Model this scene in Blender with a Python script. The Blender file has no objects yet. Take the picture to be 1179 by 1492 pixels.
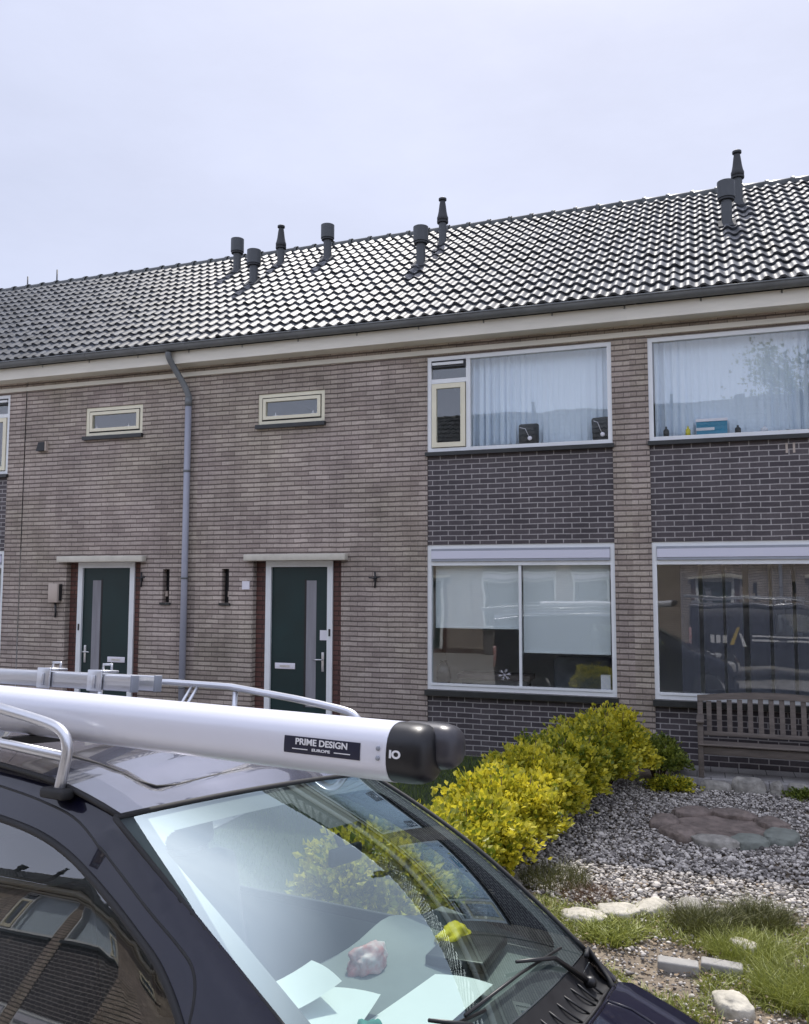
import bpy, bmesh, math, random
import numpy as np
from mathutils import Vector, Matrix, noise
from mathutils.geometry import delaunay_2d_cdt
random.seed(7); rng = np.random.default_rng(7)
S = bpy.context.scene
COL = S.collection
R = math.radians
PI = math.pi

# ------------------------------------------------------------------ helpers
def link(o, parent=None):
    COL.objects.link(o)
    if parent is not None: o.parent = parent
    return o
def props(o, label=None, cat=None, group=None, kind=None):
    if label: o['label'] = label
    if cat: o['category'] = cat
    if group: o['group'] = group
    if kind: o['kind'] = kind
    return o
def empty(name, loc=(0, 0, 0), rot=(0, 0, 0), label=None, cat=None, group=None):
    o = bpy.data.objects.new(name, None); o.empty_display_size = .2
    o.location = loc; o.rotation_euler = rot
    link(o); return props(o, label, cat, group)
class MB:
    def __init__(s): s.v = []; s.f = []; s.m = []; s.sm = []
    def add(s, vs, fs, mi=0, smooth=False):
        b = len(s.v); s.v += [tuple(v) for v in vs]
        for f in fs: s.f.append(tuple(i + b for i in f)); s.m.append(mi); s.sm.append(smooth)
        return s
    def quad(s, a, b, c, d, mi=0): return s.add([a, b, c, d], [(0, 1, 2, 3)], mi)
    def box(s, x0, x1, y0, y1, z0, z1, mi=0, M=None):
        x0, x1 = min(x0, x1), max(x0, x1); y0, y1 = min(y0, y1), max(y0, y1); z0, z1 = min(z0, z1), max(z0, z1)
        vs = [Vector(p) for p in [(x0,y0,z0),(x1,y0,z0),(x1,y1,z0),(x0,y1,z0),(x0,y0,z1),(x1,y0,z1),(x1,y1,z1),(x0,y1,z1)]]
        if M is not None: vs = [M @ v for v in vs]
        return s.add(vs, [(0,3,2,1),(4,5,6,7),(0,1,5,4),(1,2,6,5),(2,3,7,6),(3,0,4,7)], mi)
    def rbox(s, x0, x1, y0, y1, z0, z1, r=.02, mi=0, M=None, seg=2):
        bm = bmesh.new(); bmesh.ops.create_cube(bm, size=1)
        for v in bm.verts: v.co = Vector(((x0+x1)/2+v.co.x*(x1-x0), (y0+y1)/2+v.co.y*(y1-y0), (z0+z1)/2+v.co.z*(z1-z0)))
        bmesh.ops.bevel(bm, geom=bm.edges[:], offset=r, segments=seg, profile=.5, affect='EDGES')
        s.from_bm(bm, mi, M, True); return s
    def from_bm(s, bm, mi=0, M=None, smooth=False):
        bm.verts.index_update()
        s.add([(M @ v.co if M is not None else v.co.copy()) for v in bm.verts], [[v.index for v in f.verts] for f in bm.faces], mi, smooth); bm.free()
    def tube(s, pts, r, n=10, mi=0, cap=True, closed=False):
        pts = [Vector(p) for p in pts]; N = len(pts)
        rs = r if isinstance(r, (list, tuple)) else [r]*N
        rings = []; up = None
        for i, p in enumerate(pts):
            if closed: t = pts[(i+1) % N]-pts[i-1]
            else: t = (pts[min(i+1, N-1)]-pts[max(i-1, 0)])
            t.normalize()
            if up is None:
                up = Vector((0, 0, 1)) if abs(t.z) < .9 else Vector((1, 0, 0))
            a = t.cross(up)
            if a.length < 1e-4: a = t.orthogonal()
            a.normalize(); b = a.cross(t).normalized(); up = b
            rings.append([p+(a*math.cos(2*PI*k/n)+b*math.sin(2*PI*k/n))*rs[i] for k in range(n)])
        vs = [v for q in rings for v in q]; fs = []
        for i in range(N if closed else N-1):
            j = (i+1) % N
            for k in range(n): fs.append((i*n+k, i*n+(k+1) % n, j*n+(k+1) % n, j*n+k))
        if cap and not closed: fs += [tuple(range(n))[::-1], tuple(range((N-1)*n, N*n))]
        return s.add(vs, fs, mi, True)
    def lathe(s, prof, n=24, mi=0, M=None):   # prof: (r, z)
        vs = []; fs = []
        for r, z in prof:
            for k in range(n):
                v = Vector((r*math.cos(2*PI*k/n), r*math.sin(2*PI*k/n), z)); vs.append(M @ v if M is not None else v)
        for i in range(len(prof)-1):
            for k in range(n): fs.append((i*n+k, i*n+(k+1) % n, (i+1)*n+(k+1) % n, (i+1)*n+k))
        fs += [tuple(range(n))[::-1], tuple(range((len(prof)-1)*n, len(prof)*n))]
        return s.add(vs, fs, mi, True)
    def grid(s, fn, nu, nv, mi=0, smooth=True):
        vs = [fn(i/nu, j/nv) for i in range(nu+1) for j in range(nv+1)]
        fs = [(i*(nv+1)+j, (i+1)*(nv+1)+j, (i+1)*(nv+1)+j+1, i*(nv+1)+j+1) for i in range(nu) for j in range(nv)]
        return s.add(vs, fs, mi, smooth)
    def prism(s, poly, y0, y1, mi=0):   # polygon in x,z extruded in y
        n = len(poly); vs = [(x, y0, z) for x, z in poly]+[(x, y1, z) for x, z in poly]
        fs = [tuple(range(n)), tuple(range(n, 2*n))[::-1]]+[(i, i+n, (i+1) % n+n, (i+1) % n) for i in range(n)]
        return s.add(vs, fs, mi)
    def build(s, name, mats, parent=None, loc=None, rot=None, fix=False, auto=None):
        me = bpy.data.meshes.new(name); me.from_pydata(s.v, [], s.f); 
        if not isinstance(mats, (list, tuple)): mats = [mats]
        for m in mats: me.materials.append(m)
        me.polygons.foreach_set('material_index', s.m); me.polygons.foreach_set('use_smooth', s.sm)
        me.validate(); me.update()
        if fix:
            bm = bmesh.new(); bm.from_mesh(me); bmesh.ops.recalc_face_normals(bm, faces=bm.faces[:]); bm.to_mesh(me); bm.free()
        if auto: me.set_sharp_from_angle(angle=R(auto))
        o = bpy.data.objects.new(name, me); link(o, parent)
        if loc: o.location = loc
        if rot: o.rotation_euler = rot
        return o
def children(o): return [c for c in COL.objects if c.parent == o]
def copy_tree(o, parent=None, kids=None):
    if kids is None:
        kids = {}
        for c in COL.objects:
            if c.parent: kids.setdefault(c.parent, []).append(c)
    c = o.copy(); COL.objects.link(c)
    if parent is not None: c.parent = parent
    for ch in kids.get(o, []): copy_tree(ch, c, kids)
    return c
def lerp_tab(tab, x):
    if x <= tab[0][0]: return tab[0][1]
    for (a, p), (b, q) in zip(tab, tab[1:]):
        if x <= b: return p+(q-p)*(x-a)/(b-a)
    return tab[-1][1]
def inpoly(x, y, poly):
    c = False; j = len(poly)-1
    for i in range(len(poly)):
        xi, yi = poly[i]; xj, yj = poly[j]
        if (yi > y) != (yj > y) and x < (xj-xi)*(y-yi)/(yj-yi)+xi: c = not c
        j = i
    return c
def dens(poly, step, closed=True):
    out = []; n = len(poly)
    for i in range(n if closed else n-1):
        a = Vector(poly[i]); b = Vector(poly[(i+1) % n]); k = max(1, int((b-a).length/step))
        for t in range(k): out.append(tuple(a.lerp(b, t/k)))
    if not closed: out.append(tuple(poly[-1]))
    return out
def smoothline(pts, sub=6):
    P = [Vector(p) for p in pts]; out = []
    for i in range(len(P)-1):
        p0, p1, p2, p3 = P[max(i-1, 0)], P[i], P[i+1], P[min(i+2, len(P)-1)]
        for k in range(sub):
            t = k/sub
            out.append(.5*((2*p1)+(p2-p0)*t+(2*p0-5*p1+4*p2-p3)*t*t+(3*p1-p0-3*p2+p3)*t**3))
    out.append(P[-1]); return [tuple(v) for v in out]

# ------------------------------------------------------------------ materials
def mat(name):
    m = bpy.data.materials.new(name); m.use_nodes = True
    nt = m.node_tree; nt.nodes.clear()
    out = nt.nodes.new('ShaderNodeOutputMaterial'); return m, nt, out
def N(nt, t, **kw):
    n = nt.nodes.new(t)
    for k, v in kw.items():
        if k in n.inputs.keys(): n.inputs[k].default_value = v
        else: setattr(n, k, v)
    return n
def L(nt, a, b): nt.links.new(a, b)
def c4(c): return (c[0], c[1], c[2], 1)
def pbr(name, col, rough=.5, metal=0, var=.15, scale=6, bump=0, bscale=60, spec=.5, coat=0, col2=None, stretch=(1, 1, 1), trans=0, cior=1.42):
    m, nt, out = mat(name)
    b = N(nt, 'ShaderNodeBsdfPrincipled'); b.inputs['Roughness'].default_value = rough; b.inputs['Metallic'].default_value = metal
    b.inputs['Specular IOR Level'].default_value = spec; b.inputs['Coat Weight'].default_value = coat; b.inputs['Coat Roughness'].default_value = .03; b.inputs['Coat IOR'].default_value = cior
    tc = N(nt, 'ShaderNodeTexCoord'); mp = N(nt, 'ShaderNodeMapping'); mp.inputs['Scale'].default_value = stretch
    L(nt, tc.outputs['Object'], mp.inputs['Vector'])
    nz = N(nt, 'ShaderNodeTexNoise', Scale=scale, Detail=6, Roughness=.6); L(nt, mp.outputs[0], nz.inputs['Vector'])
    mx = N(nt, 'ShaderNodeMix', data_type='RGBA'); rp = N(nt, 'ShaderNodeMapRange'); rp.inputs[1].default_value = .3; rp.inputs[2].default_value = .7
    L(nt, nz.outputs[0], rp.inputs[0]); L(nt, rp.outputs[0], mx.inputs[0])
    c2 = col2 if col2 else tuple(c*(1+var) for c in col); c1 = col if col2 else tuple(c*(1-var) for c in col)
    mx.inputs[6].default_value = c4(c1); mx.inputs[7].default_value = c4(c2)
    L(nt, mx.outputs[2], b.inputs['Base Color'])
    mr = N(nt, 'ShaderNodeMapRange'); mr.inputs[3].default_value = max(0, rough*(1-.25)); mr.inputs[4].default_value = min(1, rough*1.25)
    L(nt, nz.outputs[0], mr.inputs[0]); L(nt, mr.outputs[0], b.inputs['Roughness'])
    if bump:
        n2 = N(nt, 'ShaderNodeTexNoise', Scale=bscale, Detail=5); L(nt, mp.outputs[0], n2.inputs['Vector'])
        bp = N(nt, 'ShaderNodeBump', Strength=bump, Distance=.01); L(nt, n2.outputs[0], bp.inputs['Height']); L(nt, bp.outputs[0], b.inputs['Normal'])
    L(nt, b.outputs[0], out.inputs[0]); return m
def brick(name, ca, cb, cm, bw=.22, rh=.0686, ms=.009, patch=(.8, 1.15), bump=.6, rough=.85, tint=None, msm=.15, bed=0, wob=.012, flat=False):
    m, nt, out = mat(name)
    tc = N(nt, 'ShaderNodeTexCoord'); sp = N(nt, 'ShaderNodeSeparateXYZ'); L(nt, tc.outputs['Object'], sp.inputs[0])
    ad = N(nt, 'ShaderNodeMath', operation='ADD'); L(nt, sp.outputs[0], ad.inputs[0]); L(nt, sp.outputs[1], ad.inputs[1])
    cb_ = N(nt, 'ShaderNodeCombineXYZ'); L(nt, sp.outputs[0] if flat else ad.outputs[0], cb_.inputs[0]); L(nt, sp.outputs[1 if flat else 2], cb_.inputs[1])
    # slight irregularity of the courses
    wn = N(nt, 'ShaderNodeTexNoise', Scale=3.5, Detail=2); L(nt, cb_.outputs[0], wn.inputs['Vector'])
    ws = N(nt, 'ShaderNodeVectorMath', operation='SCALE'); ws.inputs['Scale'].default_value = wob
    wv = N(nt, 'ShaderNodeVectorMath', operation='SUBTRACT'); wv.inputs[1].default_value = (.5, .5, .5); L(nt, wn.outputs[1], wv.inputs[0]); L(nt, wv.outputs[0], ws.inputs[0])
    va = N(nt, 'ShaderNodeVectorMath', operation='ADD'); L(nt, cb_.outputs[0], va.inputs[0]); L(nt, ws.outputs[0], va.inputs[1])
    bt = N(nt, 'ShaderNodeTexBrick', offset=.5); bt.inputs['Scale'].default_value = 1; bt.inputs['Brick Width'].default_value = bw
    bt.inputs['Row Height'].default_value = rh; bt.inputs['Mortar Size'].default_value = ms; bt.inputs['Mortar Smooth'].default_value = msm; bt.inputs['Bias'].default_value = 0
    bt.inputs['Color1'].default_value = c4(ca); bt.inputs['Color2'].default_value = c4(cb); bt.inputs['Mortar'].default_value = c4(cm)
    L(nt, va.outputs[0], bt.inputs['Vector'])
    bcol, bfac = bt.outputs[0], bt.outputs['Fac']
    if bed:      # raked bed joints, wider than the head joints
        s2 = N(nt, 'ShaderNodeSeparateXYZ'); L(nt, va.outputs[0], s2.inputs[0])
        dv = N(nt, 'ShaderNodeMath', operation='DIVIDE'); L(nt, s2.outputs[1], dv.inputs[0]); dv.inputs[1].default_value = rh
        pp = N(nt, 'ShaderNodeMath', operation='PINGPONG'); L(nt, dv.outputs[0], pp.inputs[0]); pp.inputs[1].default_value = .5
        rb = N(nt, 'ShaderNodeMapRange', interpolation_type='SMOOTHSTEP'); L(nt, pp.outputs[0], rb.inputs[0]); rb.inputs[1].default_value = bed*.45/rh; rb.inputs[2].default_value = bed*1.0/rh; rb.inputs[3].default_value = 1; rb.inputs[4].default_value = 0
        mxm = N(nt, 'ShaderNodeMath', operation='MAXIMUM'); L(nt, rb.outputs[0], mxm.inputs[0]); L(nt, bt.outputs['Fac'], mxm.inputs[1]); bfac = mxm.outputs[0]
        mb_ = N(nt, 'ShaderNodeMix', data_type='RGBA'); L(nt, rb.outputs[0], mb_.inputs[0]); L(nt, bt.outputs[0], mb_.inputs[6]); mb_.inputs[7].default_value = c4(cm); bcol = mb_.outputs[2]
    n1 = N(nt, 'ShaderNodeTexNoise', Scale=.9, Detail=4, Roughness=.6); L(nt, cb_.outputs[0], n1.inputs['Vector'])
    r1 = N(nt, 'ShaderNodeMapRange'); r1.inputs[1].default_value = .3; r1.inputs[2].default_value = .7; r1.inputs[3].default_value = patch[0]; r1.inputs[4].default_value = patch[1]
    L(nt, n1.outputs[0], r1.inputs[0])
    n2 = N(nt, 'ShaderNodeTexNoise', Scale=38, Detail=4, Roughness=.7); L(nt, cb_.outputs[0], n2.inputs['Vector'])
    r2 = N(nt, 'ShaderNodeMapRange'); r2.inputs[1].default_value = .25; r2.inputs[2].default_value = .75; r2.inputs[3].default_value = .78; r2.inputs[4].default_value = 1.22
    L(nt, n2.outputs[0], r2.inputs[0])
    mu = N(nt, 'ShaderNodeMath', operation='MULTIPLY'); L(nt, r1.outputs[0], mu.inputs[0]); L(nt, r2.outputs[0], mu.inputs[1])
    vm = N(nt, 'ShaderNodeVectorMath', operation='SCALE'); L(nt, bcol, vm.inputs[0]); L(nt, mu.outputs[0], vm.inputs['Scale'])
    col = vm.outputs[0]
    st = N(nt, 'ShaderNodeMapping'); st.inputs['Scale'].default_value = (4.5, .45, 1); L(nt, cb_.outputs[0], st.inputs[0])       # rain streaks
    n4 = N(nt, 'ShaderNodeTexNoise', Scale=1.0, Detail=5, Roughness=.65); L(nt, st.outputs[0], n4.inputs['Vector'])
    r4 = N(nt, 'ShaderNodeMapRange'); r4.inputs[1].default_value = .32; r4.inputs[2].default_value = .6; r4.inputs[3].default_value = .88; r4.inputs[4].default_value = 1.05; L(nt, n4.outputs[0], r4.inputs[0])
    v4 = N(nt, 'ShaderNodeVectorMath', operation='SCALE'); L(nt, col, v4.inputs[0]); L(nt, r4.outputs[0], v4.inputs['Scale']); col = v4.outputs[0]
    if tint:
        n3 = N(nt, 'ShaderNodeTexNoise', Scale=.55, Detail=3); L(nt, cb_.outputs[0], n3.inputs['Vector'])
        r3 = N(nt, 'ShaderNodeMapRange'); r3.inputs[1].default_value = .42; r3.inputs[2].default_value = .62; L(nt, n3.outputs[0], r3.inputs[0])
        mm = N(nt, 'ShaderNodeMix', data_type='RGBA', blend_type='MULTIPLY'); L(nt, r3.outputs[0], mm.inputs[0]); L(nt, col, mm.inputs[6]); mm.inputs[7].default_value = c4(tint)
        col = mm.outputs[2]
    b = N(nt, 'ShaderNodeBsdfPrincipled'); b.inputs['Roughness'].default_value = rough; b.inputs['Specular IOR Level'].default_value = .3
    L(nt, col, b.inputs['Base Color'])
    h1 = N(nt, 'ShaderNodeMath', operation='MULTIPLY_ADD'); h1.inputs[1].default_value = -1.0; h1.inputs[2].default_value = 1; L(nt, bfac, h1.inputs[0])
    h2 = N(nt, 'ShaderNodeMath', operation='MULTIPLY_ADD'); h2.inputs[1].default_value = .35; L(nt, n2.outputs[0], h2.inputs[0]); L(nt, h1.outputs[0], h2.inputs[2])
    bp = N(nt, 'ShaderNodeBump', Strength=bump, Distance=.012); L(nt, h2.outputs[0], bp.inputs['Height']); L(nt, bp.outputs[0], b.inputs['Normal'])
    L(nt, b.outputs[0], out.inputs[0]); return m
def glass(name, tint=(.9, .95, .94), boost=1.0, f0=.04, rough=.0, extra=0.0, wob=.002, wscale=1.4, gcol=(1, 1, 1)):
    m, nt, out = mat(name)
    tr = N(nt, 'ShaderNodeBsdfTransparent'); tr.inputs[0].default_value = c4(tint)
    gl = N(nt, 'ShaderNodeBsdfGlossy'); gl.inputs['Roughness'].default_value = rough; gl.inputs[0].default_value = c4(gcol)
    lw = N(nt, 'ShaderNodeLayerWeight'); lw.inputs['Blend'].default_value = .5
    pw = N(nt, 'ShaderNodeMath', operation='POWER'); L(nt, lw.outputs['Facing'], pw.inputs[0]); pw.inputs[1].default_value = 4.2
    ma = N(nt, 'ShaderNodeMath', operation='MULTIPLY_ADD'); L(nt, pw.outputs[0], ma.inputs[0]); ma.inputs[1].default_value = .9*boost; ma.inputs[2].default_value = f0*2*boost+extra
    cl = N(nt, 'ShaderNodeClamp'); L(nt, ma.outputs[0], cl.inputs[0])
    if wob:
        tc = N(nt, 'ShaderNodeTexCoord'); nz = N(nt, 'ShaderNodeTexNoise', Scale=wscale, Detail=1); L(nt, tc.outputs['Object'], nz.inputs['Vector'])
        bp = N(nt, 'ShaderNodeBump', Strength=1, Distance=wob); L(nt, nz.outputs[0], bp.inputs['Height']); L(nt, bp.outputs[0], gl.inputs['Normal'])
    mx = N(nt, 'ShaderNodeMixShader'); L(nt, cl.outputs[0], mx.inputs[0]); L(nt, tr.outputs[0], mx.inputs[1]); L(nt, gl.outputs[0], mx.inputs[2])
    L(nt, mx.outputs[0], out.inputs[0]); return m
def leafmat(name, lo, hi, attr=True, rough=.5, tl=.35):
    m, nt, out = mat(name)
    at = N(nt, 'ShaderNodeAttribute', attribute_name='tone')
    mx = N(nt, 'ShaderNodeMix', data_type='RGBA'); L(nt, at.outputs['Fac'], mx.inputs[0]); mx.inputs[6].default_value = c4(lo); mx.inputs[7].default_value = c4(hi)
    b = N(nt, 'ShaderNodeBsdfPrincipled'); b.inputs['Roughness'].default_value = rough; L(nt, mx.outputs[2], b.inputs['Base Color'])
    t = N(nt, 'ShaderNodeBsdfTranslucent'); L(nt, mx.outputs[2], t.inputs[0])
    ms = N(nt, 'ShaderNodeMixShader'); ms.inputs[0].default_value = tl; L(nt, b.outputs[0], ms.inputs[1]); L(nt, t.outputs[0], ms.inputs[2])
    L(nt, ms.outputs[0], out.inputs[0]); return m
def sheer(name, col, alpha=.25, tl=.5):
    m, nt, out = mat(name)
    d = N(nt, 'ShaderNodeBsdfDiffuse'); d.inputs[0].default_value = c4(col)
    t = N(nt, 'ShaderNodeBsdfTranslucent'); t.inputs[0].default_value = c4(col)
    ms = N(nt, 'ShaderNodeMixShader'); ms.inputs[0].default_value = tl; L(nt, d.outputs[0], ms.inputs[1]); L(nt, t.outputs[0], ms.inputs[2])
    tr = N(nt, 'ShaderNodeBsdfTransparent'); m2 = N(nt, 'ShaderNodeMixShader'); m2.inputs[0].default_value = alpha
    L(nt, ms.outputs[0], m2.inputs[1]); L(nt, tr.outputs[0], m2.inputs[2]); L(nt, m2.outputs[0], out.inputs[0]); return m

M_ = {}
M_['brick'] = brick('wall_brick', (.445, .378, .330), (.315, .260, .230), (.135, .110, .098), patch=(.74, 1.22), tint=(.95, .97, .90), ms=.0042, bed=.0135, wob=.016, msm=.4)
M_['dark_brick'] = brick('panel_brick', (.092, .080, .084), (.058, .050, .055), (.33, .31, .30), ms=.0065, patch=(.85, 1.1), bump=.3, rough=.6, msm=.05)
M_['red_brick'] = brick('surround_brick', (.15, .072, .058), (.10, .050, .044), (.055, .035, .03), ms=.008, rough=.6)
M_['plinth'] = brick('plinth_brick', (.13, .075, .06), (.09, .055, .05), (.05, .04, .04), ms=.008)
M_['chairgrey'] = pbr('grey_chair_cloth', (.26, .27, .28), .9, var=.15)
M_['white'] = pbr('white_painted_frame', (.72, .74, .74), .35, var=.05, scale=3)
M_['cream'] = pbr('cream_painted_wood', (.70, .66, .50), .4, var=.06, scale=4)
M_['fascia'] = pbr('aged_white_fascia', (.66, .63, .54), .55, var=.12, scale=2.2, stretch=(.4, 1, 3))
M_['canopy'] = pbr('concrete_canopy', (.54, .51, .43), .7, var=.12, scale=5)
M_['sill'] = pbr('dark_stone_sill', (.028, .030, .030), .35, var=.2)
M_['gutter'] = pbr('grey_zinc_gutter', (.145, .155, .158), .42, var=.2, scale=2.5)
M_['flash'] = pbr('lead_flashing', (.06, .062, .066), .85, var=.3, scale=12, spec=.2)
M_['pipe'] = pbr('grey_plastic_pipe', (.30, .31, .36), .4, var=.08, scale=3)
M_['vent'] = pbr('dark_vent_plastic', (.045, .050, .054), .45, var=.15)
M_['ventdark'] = pbr('black_vent_ring', (.015, .016, .018), .5, var=.1)
M_['door'] = pbr('dark_green_door_paint', (.003, .021, .021), .45, var=.2, scale=2)
M_['frost'] = pbr('frosted_glass', (.23, .23, .25), .25, var=.15, scale=2, stretch=(6, 1, .6))
M_['steel'] = pbr('brushed_steel', (.62, .62, .62), .3, metal=.9, var=.08, scale=20)
M_['black'] = pbr('black_plastic', (.012, .012, .013), .4, var=.2, scale=10)
M_['rubber'] = pbr('black_rubber', (.018, .018, .019), .7, var=.1)
M_['shutter'] = pbr('shutter_box', (.62, .62, .70), .4, var=.04, scale=1, stretch=(.3, 1, 12))
M_['shutgrey'] = pbr('shutter_rail', (.30, .32, .36), .45, var=.08)
M_['interior'] = pbr('room_plaster', (.76, .75, .72), .85, var=.06, scale=1)
M_['glass'] = glass('window_glass', (.96, .98, .98), .75, .045)
M_['sheer'] = sheer('sheer_curtain', (.80, .88, .98), .0, .10)
M_['blind'] = sheer('roller_blind_cloth', (.78, .82, .82), .0, .08)
M_['panelcurt'] = pbr('grey_panel_curtain', (.085, .085, .10), .8, var=.1)
M_['tile'] = pbr('glazed_black_roof_tile', (.085, .090, .098), .47, var=.6, scale=4, spec=.10)
M_['ridge'] = pbr('dark_ridge_tile', (.050, .056, .054), .35, var=.2, scale=5)
M_['beige'] = pbr('beige_box', (.45, .38, .32), .5, var=.06)
M_['plate'] = pbr('white_plate', (.72, .70, .74), .4, var=.05)
M_['bluebox'] = pbr('blue_cardboard', (.02, .22, .36), .5, var=.15)
M_['wood'] = pbr('weathered_bench_wood', (.125, .104, .088), .7, var=.3, scale=5, stretch=(1, 6, 6), bump=.3, bscale=40)
M_['bark'] = pbr('shrub_bark', (.09, .06, .04), .9, var=.3)
M_['soil'] = pbr('garden_soil', (.105, .080, .058), .95, col2=(.25, .205, .15), scale=11, bump=.9, bscale=55)
M_['lawn'] = pbr('lawn_base', (.022, .036, .010), .95, var=.4, scale=5, bump=.6, bscale=60)
M_['paving'] = brick('concrete_paving', (.36, .345, .33), (.30, .285, .275), (.12, .115, .11), bw=.3, rh=.3, ms=.006, bump=.3, flat=True)
M_['asphalt'] = brick('street_pavers', (.30, .26, .24), (.24, .21, .20), (.10, .09, .085), bw=.21, rh=.105, ms=.005, bump=.3, flat=True)
M_['kerb'] = pbr('concrete_kerb', (.30, .29, .27), .8, var=.2, scale=8, bump=.3)
M_['rock'] = pbr('grey_rock', (.27, .255, .225), .85, var=.45, scale=9, bump=1, bscale=24)
M_['palerock'] = pbr('pale_rock', (.44, .41, .34), .85, var=.35, scale=8, bump=1, bscale=26)
M_['sandstone'] = pbr('brown_sandstone', (.17, .135, .115), .9, var=.45, scale=9, bump=1, bscale=30)
M_['greenrock'] = pbr('greenish_rock', (.175, .19, .165), .75, var=.25, scale=7, bump=.5, bscale=24)
# van
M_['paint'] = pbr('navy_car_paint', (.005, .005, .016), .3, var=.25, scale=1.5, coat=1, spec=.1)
M_['roofsheen'] = pbr('navy_roof_sky_sheen', (.17, .175, .23), .16, metal=.55, var=.25, scale=3, coat=1, spec=.5, cior=2.2)  # paler metallic copy of the navy paint, sky reflection put into its colour
M_['vplastic'] = pbr('cowl_plastic', (.020, .020, .021), .42, var=.2, scale=12)
M_['liner'] = pbr('grey_cabin_lining', (.16, .17, .17), .75, var=.1)
M_['dash'] = pbr('dash_plastic', (.16, .18, .18), .55, var=.15, scale=6)
M_['seat'] = pbr('seat_cloth', (.05, .052, .055), .9, var=.2)
M_['wglass'] = glass('windscreen_glass', (.74, .84, .81), 1.7, .05, rough=.008, wob=0, gcol=(.80, .96, 1))
M_['sglass'] = glass('tinted_side_glass', (.80, .86, .85), 1.3, .05, wob=.0008, wscale=2.0)
M_['frit'] = pbr('windscreen_band', (.09, .09, .10), .4, var=.05)
M_['alu'] = pbr('aluminium', (.62, .63, .66), .32, metal=.85, var=.08, scale=9, stretch=(.4, 4, 4))
M_['silver'] = pbr('anodised_silver', (.74, .75, .82), .30, metal=.15, var=.03, scale=2, stretch=(.2, 1, 1))
M_['cap'] = pbr('black_cap', (.008, .008, .010), .38, var=.1)
M_['capgrey'] = pbr('dark_grey_cap', (.045, .044, .052), .35, var=.1)
M_['navyplate'] = pbr('navy_sticker', (.010, .012, .035), .4, var=.05)
M_['lettering'] = pbr('white_lettering', (.80, .80, .82), .5, var=.02)
M_['yellowpaint'] = pbr('yellow_lettering', (.60, .42, .04), .5, var=.02)
M_['paper'] = pbr('white_paper', (.80, .83, .82), .7, var=.03, scale=3)
M_['yellowcloth'] = pbr('yellow_glove_cloth', (.70, .58, .02), .7, var=.15)
M_['greencloth'] = pbr('teal_cloth', (.01, .26, .20), .7, var=.15)
M_['redcloth'] = pbr('red_white_bag', (.55, .07, .07), .5, col2=(.72, .70, .70), scale=16)
M_['amber'] = pbr('lamp_lens', (.55, .55, .56), .15, var=.05)
M_['leaf_gold'] = leafmat('golden_leaves', (.12, .17, .016), (.76, .67, .055), tl=.4)
M_['leaf_green'] = leafmat('green_leaves', (.06, .10, .016), (.34, .38, .06))
M_['grass'] = leafmat('grass_blades', (.040, .075, .010), (.20, .27, .035), tl=.3)
M_['drygrass'] = leafmat('olive_grass_blades', (.055, .060, .018), (.15, .15, .045), tl=.2)
M_['litter'] = leafmat('dry_leaf_litter', (.075, .05, .03), (.30, .21, .12), tl=.1)
M_['redgrass'] = leafmat('reddish_weed_blades', (.09, .045, .03), (.20, .13, .07), tl=.2)
M_['brightgrass'] = leafmat('bright_grass_blades', (.13, .16, .025), (.36, .38, .085), tl=.3)
def pebmat():
    m, nt, out = mat('gravel_pebbles'); at = N(nt, 'ShaderNodeAttribute', attribute_name='tone')
    rp = N(nt, 'ShaderNodeValToRGB'); e = rp.color_ramp.elements
    e[0].position = 0; e[0].color = (.06, .055, .05, 1); e[1].position = 1; e[1].color = (.54, .50, .44, 1)
    for p, c in ((.3, (.20, .18, .165, 1)), (.6, (.40, .37, .335, 1)), (.8, (.57, .53, .48, 1))):
        k = e.new(p); k.color = c
    L(nt, at.outputs['Fac'], rp.inputs[0]); b = N(nt, 'ShaderNodeBsdfPrincipled'); b.inputs['Roughness'].default_value = .7
    L(nt, rp.outputs[0], b.inputs['Base Color']); L(nt, b.outputs[0], out.inputs[0]); return m
M_['pebble'] = pebmat()

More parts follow.
